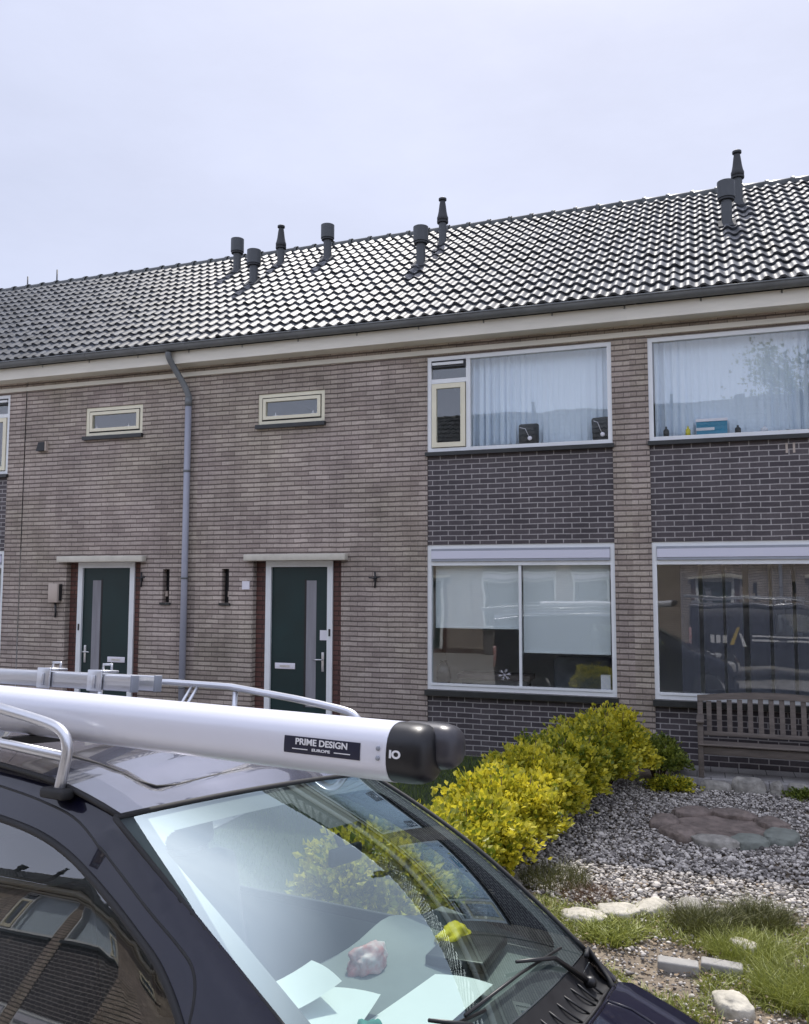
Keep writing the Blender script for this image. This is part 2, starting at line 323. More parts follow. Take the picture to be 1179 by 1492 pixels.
# ------------------------------------------------------------------ terraced houses
HW = 6.315            # house width
ROOF0 = (-.36, 5.79); RIDGE = (4.0, 8.87); DEPTH = 8.0
SW = (1.01, 2.08, 4.55, 5.01); SLOT = (.45, .57, 1.95, 2.45); DO = (.97, 2.36, 0, 2.56)
UW = (3.62, 6.09, 4.02, 5.34); LW = (3.62, 6.09, .84, 2.76)
def slope_pt(s, h, x):     # s metres up the slope, h above it
    d = Vector((0, RIDGE[0]-ROOF0[0], RIDGE[1]-ROOF0[1])).normalized(); n = Vector((0, -d.z, d.y))
    return Vector((x, ROOF0[0], ROOF0[1]))+d*s+n*h
SLOPE = math.hypot(RIDGE[0]-ROOF0[0], RIDGE[1]-ROOF0[1])
_roof = {}
def roof_mesh():
    if 'r' in _roof: return _roof['r']
    rr = np.random.default_rng(3)
    rows, cols = 16, 36; tw = HW/cols; rl = SLOPE/rows
    prof = [(0, .024), (.10, .034), (.20, .037), (.31, .034), (.44, .016), (.56, .002), (.70, -.003), (.86, .003), (1.0, .024)]
    mb = MB()
    for r in range(rows):
        for c in range(cols):
            x0 = -HW/2+c*tw; j = rr.normal(0, .003); j2 = rr.normal(0, .006); tl = rr.normal(0, .007)
            s0 = r*rl-.045+j2; s1 = (r+1)*rl+.01
            lo = [slope_pt(s0, .044+h+j-tl*(t-.5), x0+t*tw*1.03) for t, h in prof]; up = [slope_pt(s1, .004+h+j+tl*(t-.5), x0+t*tw*1.03) for t, h in prof]
            un = [slope_pt(s0+.004, .012+h+j, x0+t*tw*1.03) for t, h in prof]
            k = len(prof)
            mb.add(lo+up, [(i, i+1, i+1+k, i+k) for i in range(k-1)], 0, True)
            mb.add(un+lo, [(i, i+1, i+1+k, i+k) for i in range(k-1)], 0, False)
    # under-sheet and rear slope
    a, b = -HW/2, HW/2
    mb.quad(slope_pt(-.03, -.03, a), slope_pt(-.03, -.03, b), slope_pt(SLOPE, -.03, b), slope_pt(SLOPE, -.03, a), 0)
    mb.quad((a, RIDGE[0], RIDGE[1]+.02), (b, RIDGE[0], RIDGE[1]+.02), (b, DEPTH+.3, 5.85), (a, DEPTH+.3, 5.85), 0)
    _roof['r'] = mb; return mb
def ridge_mb():
    mb = MB(); n = 16; seg = HW/n
    for i in range(n):
        x0 = -HW/2+i*seg; x1 = x0+seg+.03
        vs = []; K = 9
        for x, r in ((x0, .105), (x1-.06, .112), (x1-.06, .130), (x1, .132)):
            for k in range(K):
                a = -R(20)+(PI+R(40))*k/(K-1); vs.append((x, RIDGE[0]+r*math.cos(a), RIDGE[1]-.015+r*.85*math.sin(a)))
        mb.add(vs, [(q*K+k, q*K+k+1, (q+1)*K+k+1, (q+1)*K+k) for q in range(3) for k in range(K-1)], 0, True)
    return mb
def window(h, X, rect, kind, side, opts):
    """white frame at y .02-.10 with panes as sub-parts"""
    u0, u1, z0, z1 = rect; fw = .055
    f = MB()
    def fr(m, a, b, c, d, w, y0, y1):     # frame of 4 bars, butted
        m.box(X(a), X(a+w), y0, y1, c, d); m.box(X(b-w), X(b), y0, y1, c, d)
        m.box(X(a+w), X(b-w), y0, y1, c, c+w); m.box(X(a+w), X(b-w), y0, y1, d-w, d)
    fr(f, u0, u1, z0, z1, fw, .012, .09)
    g = MB()
    if kind == 'upper':
        # ventilator + casement beside a wide fixed light
        us = u0+.545
        f.box(X(us), X(us+.06), .016, .088, z0+fw, z1-fw)
        zt = z1-.34
        f.box(X(u0+fw), X(us), .018, .086, zt-.03, zt+.03)
        wn = f.build('window', M_['white'], h, fix=True)
        MB().box(X(us+.06), X(u1-fw), .05, .056, z0+fw, z1-fw).build('pane', M_['glass'], wn)
        MB().box(X(u0+fw), X(us), .05, .056, zt+.03, z1-fw).build('pane', M_['glass'], wn)
        c = MB(); fr(c, u0+fw+.01, us-.01, z0+fw+.01, zt-.04, .065, -.004, .05); cs = c.build('casement', M_['cream'], wn, fix=True)
        MB().box(X(u0+fw+.075), X(us-.075), .02, .026, z0+fw+.075, zt-.105).build('casement_pane', M_['glass'], wn)
        v = MB(); v.box(X(u0+fw+.005), X(us-.005), .0, .05, z1-.155, z1-.135); v.box(X(us-.03), X(us-.008), -.004, .05, z1-.134, z1-.06); v.box(X(u0+fw+.008), X(u0+fw+.03), -.004, .05, z1-.134, z1-.12)
        v.box(X(u0+fw+.012), X(us-.035), .0, .04, z1-.075, z1-.062)
        v.build('ventilator', M_['black'], wn, fix=True)
        MB().box(X(u0+fw+.015), X(us-.035), .004, .04, z1-.118, z1-.08).build('ventilator_bar', M_['white'], wn)
    elif kind == 'small':
        fr(f, u0+.072, u1-.072, z0+.078, z1-.072, .048, .0, .06)
        wn = f.build('window', M_['cream'], h, fix=True)
        MB().box(X(u0+.12), X(u1-.12), .03, .036, z0+.126, z1-.12).build('pane', M_['glass'], wn)
        MB().box(X(u0+fw), X(u1-fw), .02, .05, z0+fw, z0+.076).box(X(u0+fw), X(u1-fw), .022, .05, z1-.070, z1-fw).box(X(u0+fw), X(u0+.070), .022, .05, z0+.077, z1-.071).box(X(u1-.070), X(u1-fw), .022, .05, z0+.077, z1-.071).build('rubber_seal', M_['rubber'], wn)
        for u in (u0+.27, u1-.2): MB().box(X(u), X(u+.012), .025, .029, z0+.1361, z0+.175).box(X(u-.03), X(u+.04), .024, .0285, z0+.128, z0+.136).build('catch', M_['white'], wn)
    else:
        sh = .17
        f.box(X(u0+fw), X(u1-fw), .015, .085, z1-fw-sh-.055, z1-fw-sh)
        mull = opts.get('mullion')
        if mull:
            um = (u0+u1)/2+.02
            f.box(X(um-.017), X(um+.017), .03, .08, z0+fw, z1-fw-sh-.055)
        f.box(X(u0+fw), X(u1-fw), .0, .03, z0+fw, z0+fw+.03)
        wn = f.build('window', M_['white'], h, fix=True)
        if mull:
            MB().box(X(u0+fw), X(um-.017), .05, .056, z0+fw, z1-fw-sh-.055).build('pane', M_['glass'], wn)
            MB().box(X(um+.017), X(u1-fw), .05, .056, z0+fw, z1-fw-sh-.055).build('pane', M_['glass'], wn)
        else:
            MB().box(X(u0+fw), X(u1-fw), .05, .056, z0+fw, z1-fw-sh-.055).build('pane', M_['glass'], wn)
        b = MB(); b.box(X(u0+fw+.005), X(u1-fw-.005), -.012, .05, z1-fw-sh+.035, z1-fw-.03)
        b.build('shutter_box', M_['shutter'], wn, fix=True)
        b = MB(); b.box(X(u0+fw+.004), X(u1-fw-.004), -.006, .05, z1-fw-.028, z1-fw); b.box(X(u0+fw+.004), X(u1-fw-.004), -.006, .05, z1-fw-sh+.001, z1-fw-sh+.033)
        b.build('shutter_rail', M_['shutgrey'], wn, fix=True)
    return wn
def house(m, cx, label, group, opts={}):
    h = empty('terraced_house', (cx, 0, 0), label=label, cat='house', group=group)
    X = lambda u: m*(u-HW/2)
    # front wall from cells
    holes = [SW, SLOT, DO, UW, LW]
    panels = [(UW[0], UW[1], LW[3], UW[2]), (LW[0], LW[1], 0, LW[2])]
    JU = (3.275, 3.292)
    xs = sorted({0, HW, *JU, *[a for r in holes for a in r[:2]]}); zs = sorted({-.5, 0.18, 5.62, *[a for r in holes+panels for a in r[2:]]})
    w = MB()
    for a, b in zip(xs, xs[1:]):
        for c, d in zip(zs, zs[1:]):
            um, zm = (a+b)/2, (c+d)/2
            if any(r[0] < um < r[1] and r[2] < zm < r[3] for r in holes+panels): continue
            y = .02 if JU[0] < um < JU[1] and opts.get('joint', 1) else 0
            w.quad((X(a), y, c), (X(b), y, c), (X(b), y, d), (X(a), y, d), 2 if y else (1 if zm < .18 else 0))
    for r in holes+panels:
        dp = .12 if r in holes else .02
        a, b, c, d = r
        w.quad((X(a), 0, c), (X(a), dp, c), (X(a), dp, d), (X(a), 0, d)); w.quad((X(b), 0, c), (X(b), dp, c), (X(b), dp, d), (X(b), 0, d))
        if r in holes:
            w.quad((X(a), 0, d), (X(b), 0, d), (X(b), dp, d), (X(a), dp, d)); w.quad((X(a), 0, c), (X(b), 0, c), (X(b), dp, c), (X(a), dp, c))
    # rear wall, party walls
    w.box(-HW/2, HW/2, DEPTH-.2, DEPTH, -.5, 5.9); w.box(-HW/2, -HW/2+.08, .13, DEPTH-.2, -.5, 5.9); w.box(HW/2-.08, HW/2, .13, DEPTH-.2, -.5, 5.9)
    w.build('wall', [M_['brick'], M_['plinth'], M_['rubber']], h)
    for a, b, c, d in panels:
        p = MB(); p.quad((X(a), .018, max(c, -.5)), (X(b), .018, max(c, -.5)), (X(b), .018, d), (X(a), .018, d))
        p.build('brick_panel', M_['dark_brick'], h)
    # rooms
    r = MB()
    x0, x1 = -HW/2+.085, HW/2-.085
    for z0, z1 in ((.02, 2.80), (3.02, 5.56)):
        y0, y1 = .30, (2.3 if z0 < 1 else 4.6)
        r.quad((x0, y1, z0), (x1, y1, z0), (x1, y1, z1), (x0, y1, z1)); r.quad((x0, .125, z0), (x1, .125, z0), (x1, y1, z0), (x0, y1, z0))
        r.quad((x0, .125, z1), (x1, .125, z1), (x1, y1, z1), (x0, y1, z1)); r.quad((x0, .125, z0), (x0, y1, z0), (x0, y1, z1), (x0, .125, z1))
        r.quad((x1, .125, z0), (x1, y1, z0), (x1, y1, z1), (x1, .125, z1))
        r.quad((X(3.2), .13, z0), (X(3.2), y1, z0), (X(3.2), y1, z1), (X(3.2), .13, z1))
    r.build('room', M_['interior'], h)
    # string course, fascia, gutter
    MB().box(-HW/2, HW/2, -.03, .05, 5.372, 5.436).build('string_course', M_['fascia'], h)
    MB().box(-HW/2, HW/2, -.27, -.245, 5.515, 5.70).box(-HW/2, HW/2, -.2445, 0.05, 5.52, 5.54).build('fascia', M_['fascia'], h)
    g = MB(); gc = (-.345, 5.725); K = 12
    for i in range(7):
        x0 = -HW/2+i*HW/7; x1 = x0+HW/7
        for q, (xa, xb, rad) in enumerate(((x0, x1-.05, .078), (x1-.05, x1, .082))):
            vs = []
            for x in (xa, xb):
                for k in range(K+1):
                    a = PI+PI*k/K; vs.append((x, gc[0]+rad*math.cos(a), gc[1]+rad*.95*math.sin(a)+.045))
                vs.append((x, gc[0]+rad-.008, gc[1]+.045)); vs.append((x, gc[0]-rad+.008, gc[1]+.045))
            n = K+3
            g.add(vs, [(k, k+1, n+k+1, n+k) for k in range(n-1)], 0, True)
        g.tube([(x0, gc[0]-.08, gc[1]+.047), (x1, gc[0]-.08, gc[1]+.047)], .012, 8)
        g.box(x1-.035, x1-.015, -.27, -.24, 5.66, 5.70)
    g.build('gutter', M_['gutter'], h)
    # windows
    for rect, kind in ((UW, 'upper'), (LW, 'lower'), (SW, 'small')): window(h, X, rect, kind, m, opts)
    for (a, b, c, d), (dy, dz) in ((UW, (.05, .055)), (LW, (.07, .075)), (SW, (.06, .06))):
        s = MB(); s.box(X(a-.02), X(b+.02), -dy, -.0005, c-dz, c-.003); s.box(X(a+.002), X(b-.002), -.0005, .10, c-dz*.9, c-.003)
        s.build('sill', M_['sill'], h, fix=True)
    # slot window
    a, b, c, d = SLOT
    MB().box(X(a), X(b), .10, .115, c, d).build('slot_window', M_['black'], h)
    MB().box(X(a-.03), X(b+.03), -.03, .0995, c-.035, c-.001).build('sill', M_['sill'], h)
    # lighter patch of glass putty low in the slot is its little vent
    MB().box(X(b-.05), X(b-.008), .06, .0995, c+.09, c+.17).build('slot_vent', M_['beige'], h)
    # doorway
    a, b, c, d = DO; y = .105
    s = MB(); f0, f1 = 1.135, 2.195
    for p, q in ((a, f0), (f1, b)): s.box(X(p), X(q), y, y+.1, -.3, d)
    s.box(X(f0), X(f1), y-.1, y+.1, -.3, .14)
    s.build('door_surround', M_['red_brick'], h)
    fr = MB(); fw = .085
    fr.box(X(f0), X(f0+fw), .075, .17, .14, d); fr.box(X(f1-fw), X(f1), .075, .17, .14, d); fr.box(X(f0+fw), X(f1-fw), .075, .17, d-.085, d)
    fr.build('door_frame', M_['white'], h, fix=True)
    d0, d1, dz0, dz1 = f0+fw, f1-fw, .145, d-.087
    dr = MB(); dr.box(X(d0+.004), X(d1-.004), .11, .155, dz0, dz1)
    door = dr.build('door', M_['door'], h)
    g0, g1 = d0+.535, d0+.71
    MB().box(X(g0+.02), X(g1), .1085, .1135, .50, 2.28).build('door_glass', M_['frost'], door)
    MB().box(X(g0-.012), X(g0+.0195), .1075, .1135, .49, 2.30).build('glass_trim', M_['black'], door)
    ls = MB(); ls.rbox(X(d0+.07) if m > 0 else X(d0+.39), X(d0+.39) if m > 0 else X(d0+.07), .095, .112, 1.02, 1.105, .006); ls.build('letter_slot', M_['plate'], door)
    MB().box(X(d0+.15), X(d0+.31), .0935, .0952, 1.045, 1.075).build('letter_flap', M_['steel'], door)
    hd = MB(); hx = X(d1-.07); hd.rbox(hx-.02, hx+.02, .098, .112, 1.0, 1.27, .006); hd.tube([(hx, .11, 1.17), (hx, .05, 1.17), (hx-m*.03, .045, 1.17), (hx-m*.12, .045, 1.17)], .011); 
    hd.build('handle', M_['steel'], door)
    MB().box(X(f1-fw+.03), X(f1-.03), .066, .0745, 1.50, 1.60).build('door_bell', M_['black'], h)
    if opts.get('note'): MB().box(X(d1-.12), X(d1-.012), .1075, .1098, 1.44, 1.58).build('note', M_['plate'], door)
    cn = MB(); cn.rbox(min(X(.87), X(2.46)), max(X(.87), X(2.46)), -.12, -.001, 2.562, 2.655, .008); cn.build('canopy', M_['canopy'], h)
    # roof
    rf = roof_mesh()
    if 'm' not in _roof:
        ro = rf.build('roof', M_['tile'], h); _roof['m'] = ro.data
        ri = ridge_mb().build('ridge_cap', M_['ridge'], ro); _roof['ri'] = ri.data
    else:
        ro = bpy.data.objects.new('roof', _roof['m']); link(ro, h); ri = bpy.data.objects.new('ridge_cap', _roof['ri']); link(ri, ro)
    for kind, wx, wy, zb, zt in opts.get('vents', []):
        v = MB(); M = Matrix.Translation((wx-cx, wy, 0))
        if kind == 'pipe':
            v.lathe([(.075, zb-.15), (.075, zt-.26)], 16, 0, M); 
            o = v.build('vent_pipe', M_['vent'], ro, auto=40)
            c = MB(); c.lathe([(.10, zt-.27), (.125, zt-.25), (.125, zt), (.10, zt+.004), (.09, zt-.03)], 20, 0, M)
            c.lathe([(.112, zt-.285), (.112, zt-.262)], 20, 1, M); c.build('vent_pipe_cap', [M_['vent'], M_['ventdark']], ro, auto=40)
        else:
            v.lathe([(.068, zb-.15), (.068, zt-.44)], 16, 0, M); v.build('flue_pipe', M_['vent'], ro, auto=40)
            c = MB(); c.lathe([(.098, zt-.46), (.102, zt-.43), (.085, zt-.425), (.098, zt-.41), (.10, zt-.36), (.088, zt-.33), (.072, zt-.25), (.056, zt-.12), (.046, zt-.06), (.07, zt-.045), (.07, zt-.012), (.05, zt)], 20, 0, M)
            c.build('flue_pipe_cap', M_['ventdark'], ro, auto=40)
        fl = MB(); n = slope_pt(0, 1, 0)-slope_pt(0, 0, 0)
        s_ = (wy-ROOF0[0])/((RIDGE[0]-ROOF0[0])/SLOPE)
        q = [slope_pt(s_-.16, .055, wx-cx-.12), slope_pt(s_-.16, .055, wx-cx+.12), slope_pt(s_+.12, .07, wx-cx+.12), slope_pt(s_+.12, .07, wx-cx-.12)]
        q2 = [p-n*.07 for p in q]
        fl.add(q+q2, [(0, 1, 2, 3), (7, 6, 5, 4), (0, 4, 5, 1), (1, 5, 6, 2), (2, 6, 7, 3), (3, 7, 4, 0)]); fl.build('lead_flashing', M_['flash'], ro)
    return h, X
G1 = 'terraced houses of the row facing the camera'
h1, X1 = house(-1, -10.3175, 'brown brick terraced house left of the grey drainpipe, beige box beside its green door', G1,
    dict(vents=[('pipe', -8.34, 3.01, 8.17, 8.84), ('pipe', -7.47, 2.12, 7.54, 8.17), ('flue', -7.44, 3.08, 8.22, 9.02)], mullion=1))
h2, X2 = house(1, -4.0025, 'brown brick terraced house with green door right of the drainpipe and pale blinds downstairs', G1,
    dict(vents=[('pipe', -6.45, 3.03, 8.18, 8.86), ('pipe', -4.28, 1.96, 7.43, 8.09), ('flue', -4.22, 3.01, 8.17, 9.04)], mullion=1, note=1, joint=0))
h3, X3 = house(-1, 2.3125, 'terraced house behind the wooden bench with dark panel curtains downstairs', G1,
    dict(vents=[('pipe', .43, 2.01, 7.46, 8.14), ('flue', .64, 3.03, 8.18, 9.09)], joint=1))
MB().box(.94-2.3125, .965-2.3125, .0165, .0179, 3.80, 3.92).box(1.02-2.3125, 1.045-2.3125, .0165, .0179, 3.80, 3.92).build('paint_mark', M_['beige'], h3)
# drainpipe on the joint of the two doors
dp = MB(); px = -7.30-h2.location.x
dp.tube([(px, -.075, -.3), (px, -.075, 5.02)], .048, 14)
dpo = dp.build('drainpipe', M_['pipe'], h2)
el = MB(); el.tube(smoothline([(px, -.075, 4.98), (px, -.08, 5.06), (px-.05, -.13, 5.22), (px-.16, -.25, 5.48), (px-.19, -.33, 5.60), (px-.19, -.345, 5.68)]), .046, 14); el.tube([(px, -.075, 4.90), (px, -.075, 5.03)], .054, 14)
el.build('drainpipe_bend', M_['gutter'], dpo)
br = MB()
for z in (.7, 2.3, 3.9): br.tube([(px, -.075, z), (px, -.075, z+.03)], .054, 14); br.box(px-.012, px+.012, -.03, 0, z, z+.03)
br.build('pipe_bracket', M_['gutter'], dpo)

# opposite row: the houses mirrored in every window here
def opp(src, x, lab):
    c = copy_tree(src); c.location = (x, -17.0, -.13); c.rotation_euler = (0, 0, PI)
    c['label'] = lab; c['group'] = 'terraced houses across the street'; return c
h0 = copy_tree(h2); h0.location = (-16.6325, 0, 0); h0['label'] = 'terraced house farthest left, only its roof end showing past the low window'
for ax, az in ((-13.68, 9.31), (-14.51, 9.25)):
    MB().tube([(ax+16.6325, 4.19, 8.6), (ax+16.6325, 4.19, az)], .016, 6).build('aerial', M_['vent'], [c for c in children(h0) if c.name.startswith('roof')][0])
h4 = copy_tree(h2); h4.location = (8.6275, 0, 0); h4['label'] = 'terraced house beyond the bench house, just outside the view'
OL = 'sunlit brick house across the street, mirrored in the windows'
for s_, x in ((h2, -1.21), (h1, 5.11), (h3, -7.52), (h2, -13.84), (h3, -20.155), (h2, -26.47), (h2, 11.42)): opp(s_, x, OL)

# ------------------------------------------------------------------ things on and in the front houses
def curtain(name, x0, x1, z0, z1, y, m, label, amp=.02, wl=.17, gaps=(), group=None, cat='curtain', seed=0, pinch=()):
    r = random.Random(seed); ph = [r.uniform(0, 6.28) for _ in range(4)]
    def fn(u, v):
        x = x0+(x1-x0)*u; a = .55+.45*math.sin(x*1.9+ph[0])
        yy = y+amp*a*(math.sin(x*2*PI/wl+ph[1]+.4*math.sin(x*5+ph[3]))+.4*math.sin(x*2*PI/(wl*.43)+ph[2]))*(.5+.5*(1-v))
        return (x, yy, z0+(z1-z0)*v+.01*math.sin(x*3+ph[2])*(1-v))
    mb = MB(); mb.grid(fn, max(20, int((x1-x0)/.008)), 6)
    o = mb.build(name, m); props(o, label, cat, group); return o
def wx(u, X, h): return X(u)+h.location.x
curtain('net_curtain', -3.0, -1.12, 4.10, 5.32, .21, M_['sheer'], 'white net curtain filling the upstairs window above the pale blinds', seed=3, amp=.07, wl=.095)
curtain('net_curtain', -.55, 1.75, 4.10, 5.32, .21, M_['sheer'], 'white net curtain in the upstairs window over the bench', seed=5, amp=.07, wl=.11)
curtain('net_curtain', -12.9, -11.3, 4.10, 5.32, .22, M_['sheer'], 'white net curtain in the upstairs window at the left edge', seed=6)
for i, x in enumerate((-4.05, -6.95, -16.7, -19.6)):
    c = curtain('net_curtain', x, x+2.3, 3.97, 5.19, -17.2, M_['sheer'], 'net curtain upstairs across the street, seen only as a reflection', seed=8+i, group='net curtains across the street')
# roller blinds downstairs
for x0, x1, z0, lab in ((-3.46, -2.30, 1.67, 'pale roller blind in the left pane of the downstairs window, its edge slightly higher'), (-2.26, -1.15, 1.37, 'pale roller blind in the right pane of the downstairs window, hanging lower')):
    b = MB(); b.grid(lambda u, v: (x0+(x1-x0)*u, .13+.004*math.sin(u*9), z0+(2.52-z0)*v), 12, 4); b.box(x0, x1, .12, .14, z0-.025, z0-.001)
    b.tube([(x0, .14, 2.53), (x1, .14, 2.53)], .022)
    props(b.build('roller_blind', M_['blind']), lab, 'blind', 'roller blinds downstairs')
# dark panel curtains in the bench house
for i in range(9):
    x0 = -.30+i*.262; yy = .16+(i % 2)*.03; wd = .215+.02*math.sin(i*2.3)
    b = MB(); b.grid(lambda u, v: (x0+wd*u, yy+.008*math.sin(u*7+i), .90+1.62*v), 8, 3)
    props(b.build('panel_curtain', M_['panelcurt']), 'flat dark grey curtain panel hanging in the window behind the bench', 'curtain', 'panel curtains behind the bench')
# speakers on the sill
def speaker(x, w, z1, lab, lean):
    t = empty('loudspeaker', (x, .098, 4.082), label=lab, cat='speaker', group='black speakers on the upstairs sill')
    M = Matrix.Rotation(lean, 4, 'Y')
    c = MB(); c.rbox(-w/2, w/2, -.035, .035, .0, z1, .03, 0, M); c.build('cabinet', M_['black'], t, auto=40)
    q = MB(); q.lathe([(.028, 0), (.030, .008), (.012, .016)], 14, 0, Matrix.Translation((.02, -.036, .07)) @ Matrix.Rotation(PI/2, 4, 'X')); q.build('knob', M_['plate'], t)
    s = MB(); s.tube([(.01, -.04, .09), (-.04, -.04, z1-.07), (-w/2+.02, -.04, z1-.05)], .004, 6); s.build('cable', M_['plate'], t)
speaker(-2.16, .27, .27, 'black box with white knob on the upstairs sill, near the window middle', 0)
speaker(-1.22, .22, .30, 'black box at the right end of the upstairs sill', -.05)
# things on the sill over the bench
t = empty('cardboard_box', (.18, .11, 4.08), label='blue and white box on the upstairs sill above the bench', cat='box')
b = MB(); b.box(-.24, .12, -.05, .05, .0, .16); b.build('body', M_['bluebox'], t)
b = MB(); b.box(-.245, .125, -.055, .055, .161, .195); b.box(-.245, -.03, -.053, -.0505, .05, .085); b.build('lid', M_['plate'], t)
def bottle(x, h, r, m, lab):
    b = MB(); b.lathe([(r, 0), (r, h*.6), (r*.8, h*.7), (r*.35, h*.8), (r*.35, h)], 12, 0, Matrix.Translation((x, .105, 4.08))); props(b.build('bottle', m), lab, 'bottle', 'small bottles on the upstairs sill')
bottle(-.42, .13, .035, M_['black'], 'small dark bottle at the left end of the sill above the bench')
bottle(-.16, .12, .03, M_['yellowcloth'], 'small yellowish bottle just left of the blue box')
bottle(.42, .10, .035, M_['black'], 'small dark bottle just right of the blue box')
bottle(.72, .07, .04, M_['plate'], 'low pale jar on the sill, right of the dark bottle')
# furniture behind the downstairs window
t = empty('armchair', (-1.62, .75, .02), label='dark armchair behind the right pane of the downstairs window', cat='armchair', group='dark chairs behind the downstairs window')
MB().rbox(-.4, .4, -.35, .35, .15, .45, .05).build('seat', M_['chairgrey'], t); MB().rbox(-.4, .4, .2, .4, .4, 1.22, .07).build('backrest', M_['chairgrey'], t)
MB().rbox(-.5, -.38, -.35, .35, .12, .7, .04).build('arm', M_['seat'], t); MB().rbox(.38, .5, -.35, .35, .12, .7, .04).build('arm', M_['seat'], t)
t = empty('side_table', (-2.75, .65, .02), label='low dark table behind the left pane of the downstairs window', cat='table')
MB().box(-.5, .5, -.2, .2, .92, .99).build('top', M_['wood'], t); MB().box(-.45, .45, -.15, .15, .86, .9195).build('shelf', M_['steel'], t)
for s_ in (-.42, .42): MB().box(s_-.03, s_+.03, -.15, .15, 0, .8595).build('leg', M_['black'], t)
b = MB(); b.lathe([(.07, 0), (.10, .08), (.09, .22), (.03, .30), (.05, .31)], 16, 0, Matrix.Translation((-3.36, .16, .895)))
props(b.build('vase', M_['black']), 'black vase in the lower left corner of the downstairs window', 'vase')
b = MB(); b.box(-1.28, -1.16, .12, .2, .895, 1.09); props(b.build('white_box', M_['plate']), 'small white box in the lower right corner of the downstairs window', 'box')
b = MB()
for k in range(6):
    a = k*PI/3+.2; c, s_ = math.cos(a), math.sin(a); p0 = Vector((-2.50, .044, 1.06))
    b.tube([p0, p0+Vector((c*.075, 0, s_*.075))], .0022, 5)
    for dd in (.035, .055):
        for e in (-.6, .6): b.tube([p0+Vector((c*dd, 0, s_*dd)), p0+Vector((c*dd+math.cos(a+e)*.035, 0, s_*dd+math.sin(a+e)*.022))], .0018, 5)
props(b.build('star_ornament', M_['plate']), 'white snowflake ornament on the downstairs window pane', 'ornament')
# fittings on the wall
def pl(u0, u1, y0, y1, z0, z1): return MB().box(u0, u1, y0, y1, z0, z1)
t = empty('wall_vent', (-10.06, 0, 4.43), label='small dark square vent with pale edge high on the left wall', cat='vent')
MB().prism([(-.09, -.07), (.07, -.07), (.07, .07), (-.05, .07)], -.07, -.002).build('cowl', M_['ventdark'], t, fix=True); MB().box(.071, .095, -.06, -.002, -.075, .08).build('edge', M_['beige'], t)
t = empty('meter_box', (-9.70, 0, 2.08), label='beige wall box with a black cable, left of the left door', cat='wall box')
MB().rbox(-.09, .09, -.09, -.001, -.15, .15, .012).build('cover', M_['beige'], t)
MB().tube([(.02, -.04, -.14), (.025, -.03, -.30), (.01, -.02, -.38)], .016, 8).box(.091, .11, -.05, -.002, -.12, .14).build('cable', M_['black'], t)
t = MB().box(-6.36, -6.24, -.02, -.001, 2.15, 2.27)
props(t.build('number_plate', M_['plate']), 'small white number plate on the wall left of the right green door', 'plate')
def hook(x, z, lab):
    b = MB(); b.tube([(x, -.02, z+.10), (x+.01, -.03, z), (x, -.02, z-.12)], .012, 6); b.tube([(x-.08, -.04, z+.02), (x, -.05, z+.01), (x+.08, -.04, z+.03)], .010, 6); b.box(x-.02, x+.02, -.02, -.001, z-.03, z+.03)
    props(b.build('wall_hook', M_['ventdark']), lab, 'hook', 'iron plant hooks on the walls')
hook(-4.29, 2.30, 'black iron hook on the wall right of the right green door')
hook(-8.10, 2.30, 'black iron hook on the wall just right of the left green door')

# ------------------------------------------------------------------ ground
def sheet(name, x0, x1, y0, y1, z, m, n=1, kind='structure', bump=0):
    b = MB(); b.grid(lambda u, v: (x0+(x1-x0)*u, y0+(y1-y0)*v, z+(noise.noise(Vector((u*9, v*9, 3)))*bump if bump else 0)), n, n); return props(b.build(name, m), kind=kind)
sheet('ground', -300, 300, -300, 300, -.30, M_['soil'])
sheet('garden_soil', -1.95, 6, -6.30, .0, -.012, M_['soil'], 60, bump=.02)
sheet('lawn', -4.3, -1.95, -6.30, .0, -.004, M_['lawn'], 40, bump=.02)
sheet('garden_path', -19, -4.31, -6.30, .0, -.004, M_['paving'])
b = MB(); b.box(-60, 60, -6.48, -6.31, -.32, .01); props(b.build('kerb', M_['kerb']), kind='structure')
sheet('road', -200, 200, -8.70, -6.48, -.275, M_['asphalt'])
b = MB(); b.box(-200, 200, -16.99, -8.70, -.6, -.132); props(b.build('pavement', M_['paving']), kind='structure')
b = MB(); b.box(-.40, 5.2, -.72, -.0, -.1, .078); props(b.build('terrace', M_['paving']), kind='structure')

# gravel: one heap of loose stones
def ico(sub=1):
    bm = bmesh.new(); bmesh.ops.create_icosphere(bm, subdivisions=sub, radius=1)
    v = np.array([q.co[:] for q in bm.verts]); bm.verts.index_update(); f = np.array([[w.index for w in q.verts] for q in bm.faces]); bm.free(); return v, f
def bulk(name, V, F, tone, m, smooth=True, parent=None):
    me = bpy.data.meshes.new(name); me.vertices.add(len(V)); me.vertices.foreach_set('co', V.astype(np.float32).ravel())
    k = F.shape[1]; me.loops.add(F.size); me.loops.foreach_set('vertex_index', F.astype(np.int32).ravel())
    me.polygons.add(len(F)); me.polygons.foreach_set('loop_start', np.arange(0, F.size, k, dtype=np.int32)); 
    me.polygons.foreach_set('use_smooth', np.full(len(F), smooth)); me.update(calc_edges=True); me.validate()
    a = me.attributes.new('tone', 'FLOAT', 'POINT'); a.data.foreach_set('value', tone.astype(np.float32))
    me.materials.append(m); o = bpy.data.objects.new(name, me); link(o, parent); return o
V2, F2 = ico(2); V1, F1 = ico(1)
def gravel_ok(x, y):
    if x < -1.9+.25*math.sin(y*2): return False
    if ((x-.10)/.52)**2+((y+2.55)/.50)**2 < 1: return False
    if y > -.78: return False
    if y < -4.75+.25*math.sin(x*3): return random.random() < .34
    return True
pv, pf, pt = [], [], []; nb = 0
pts = []
while len(pts) < 40000:
    x = random.uniform(-1.95, 2.6); y = random.uniform(-6.2, -.75)
    if gravel_ok(x, y): pts.append((x, y))
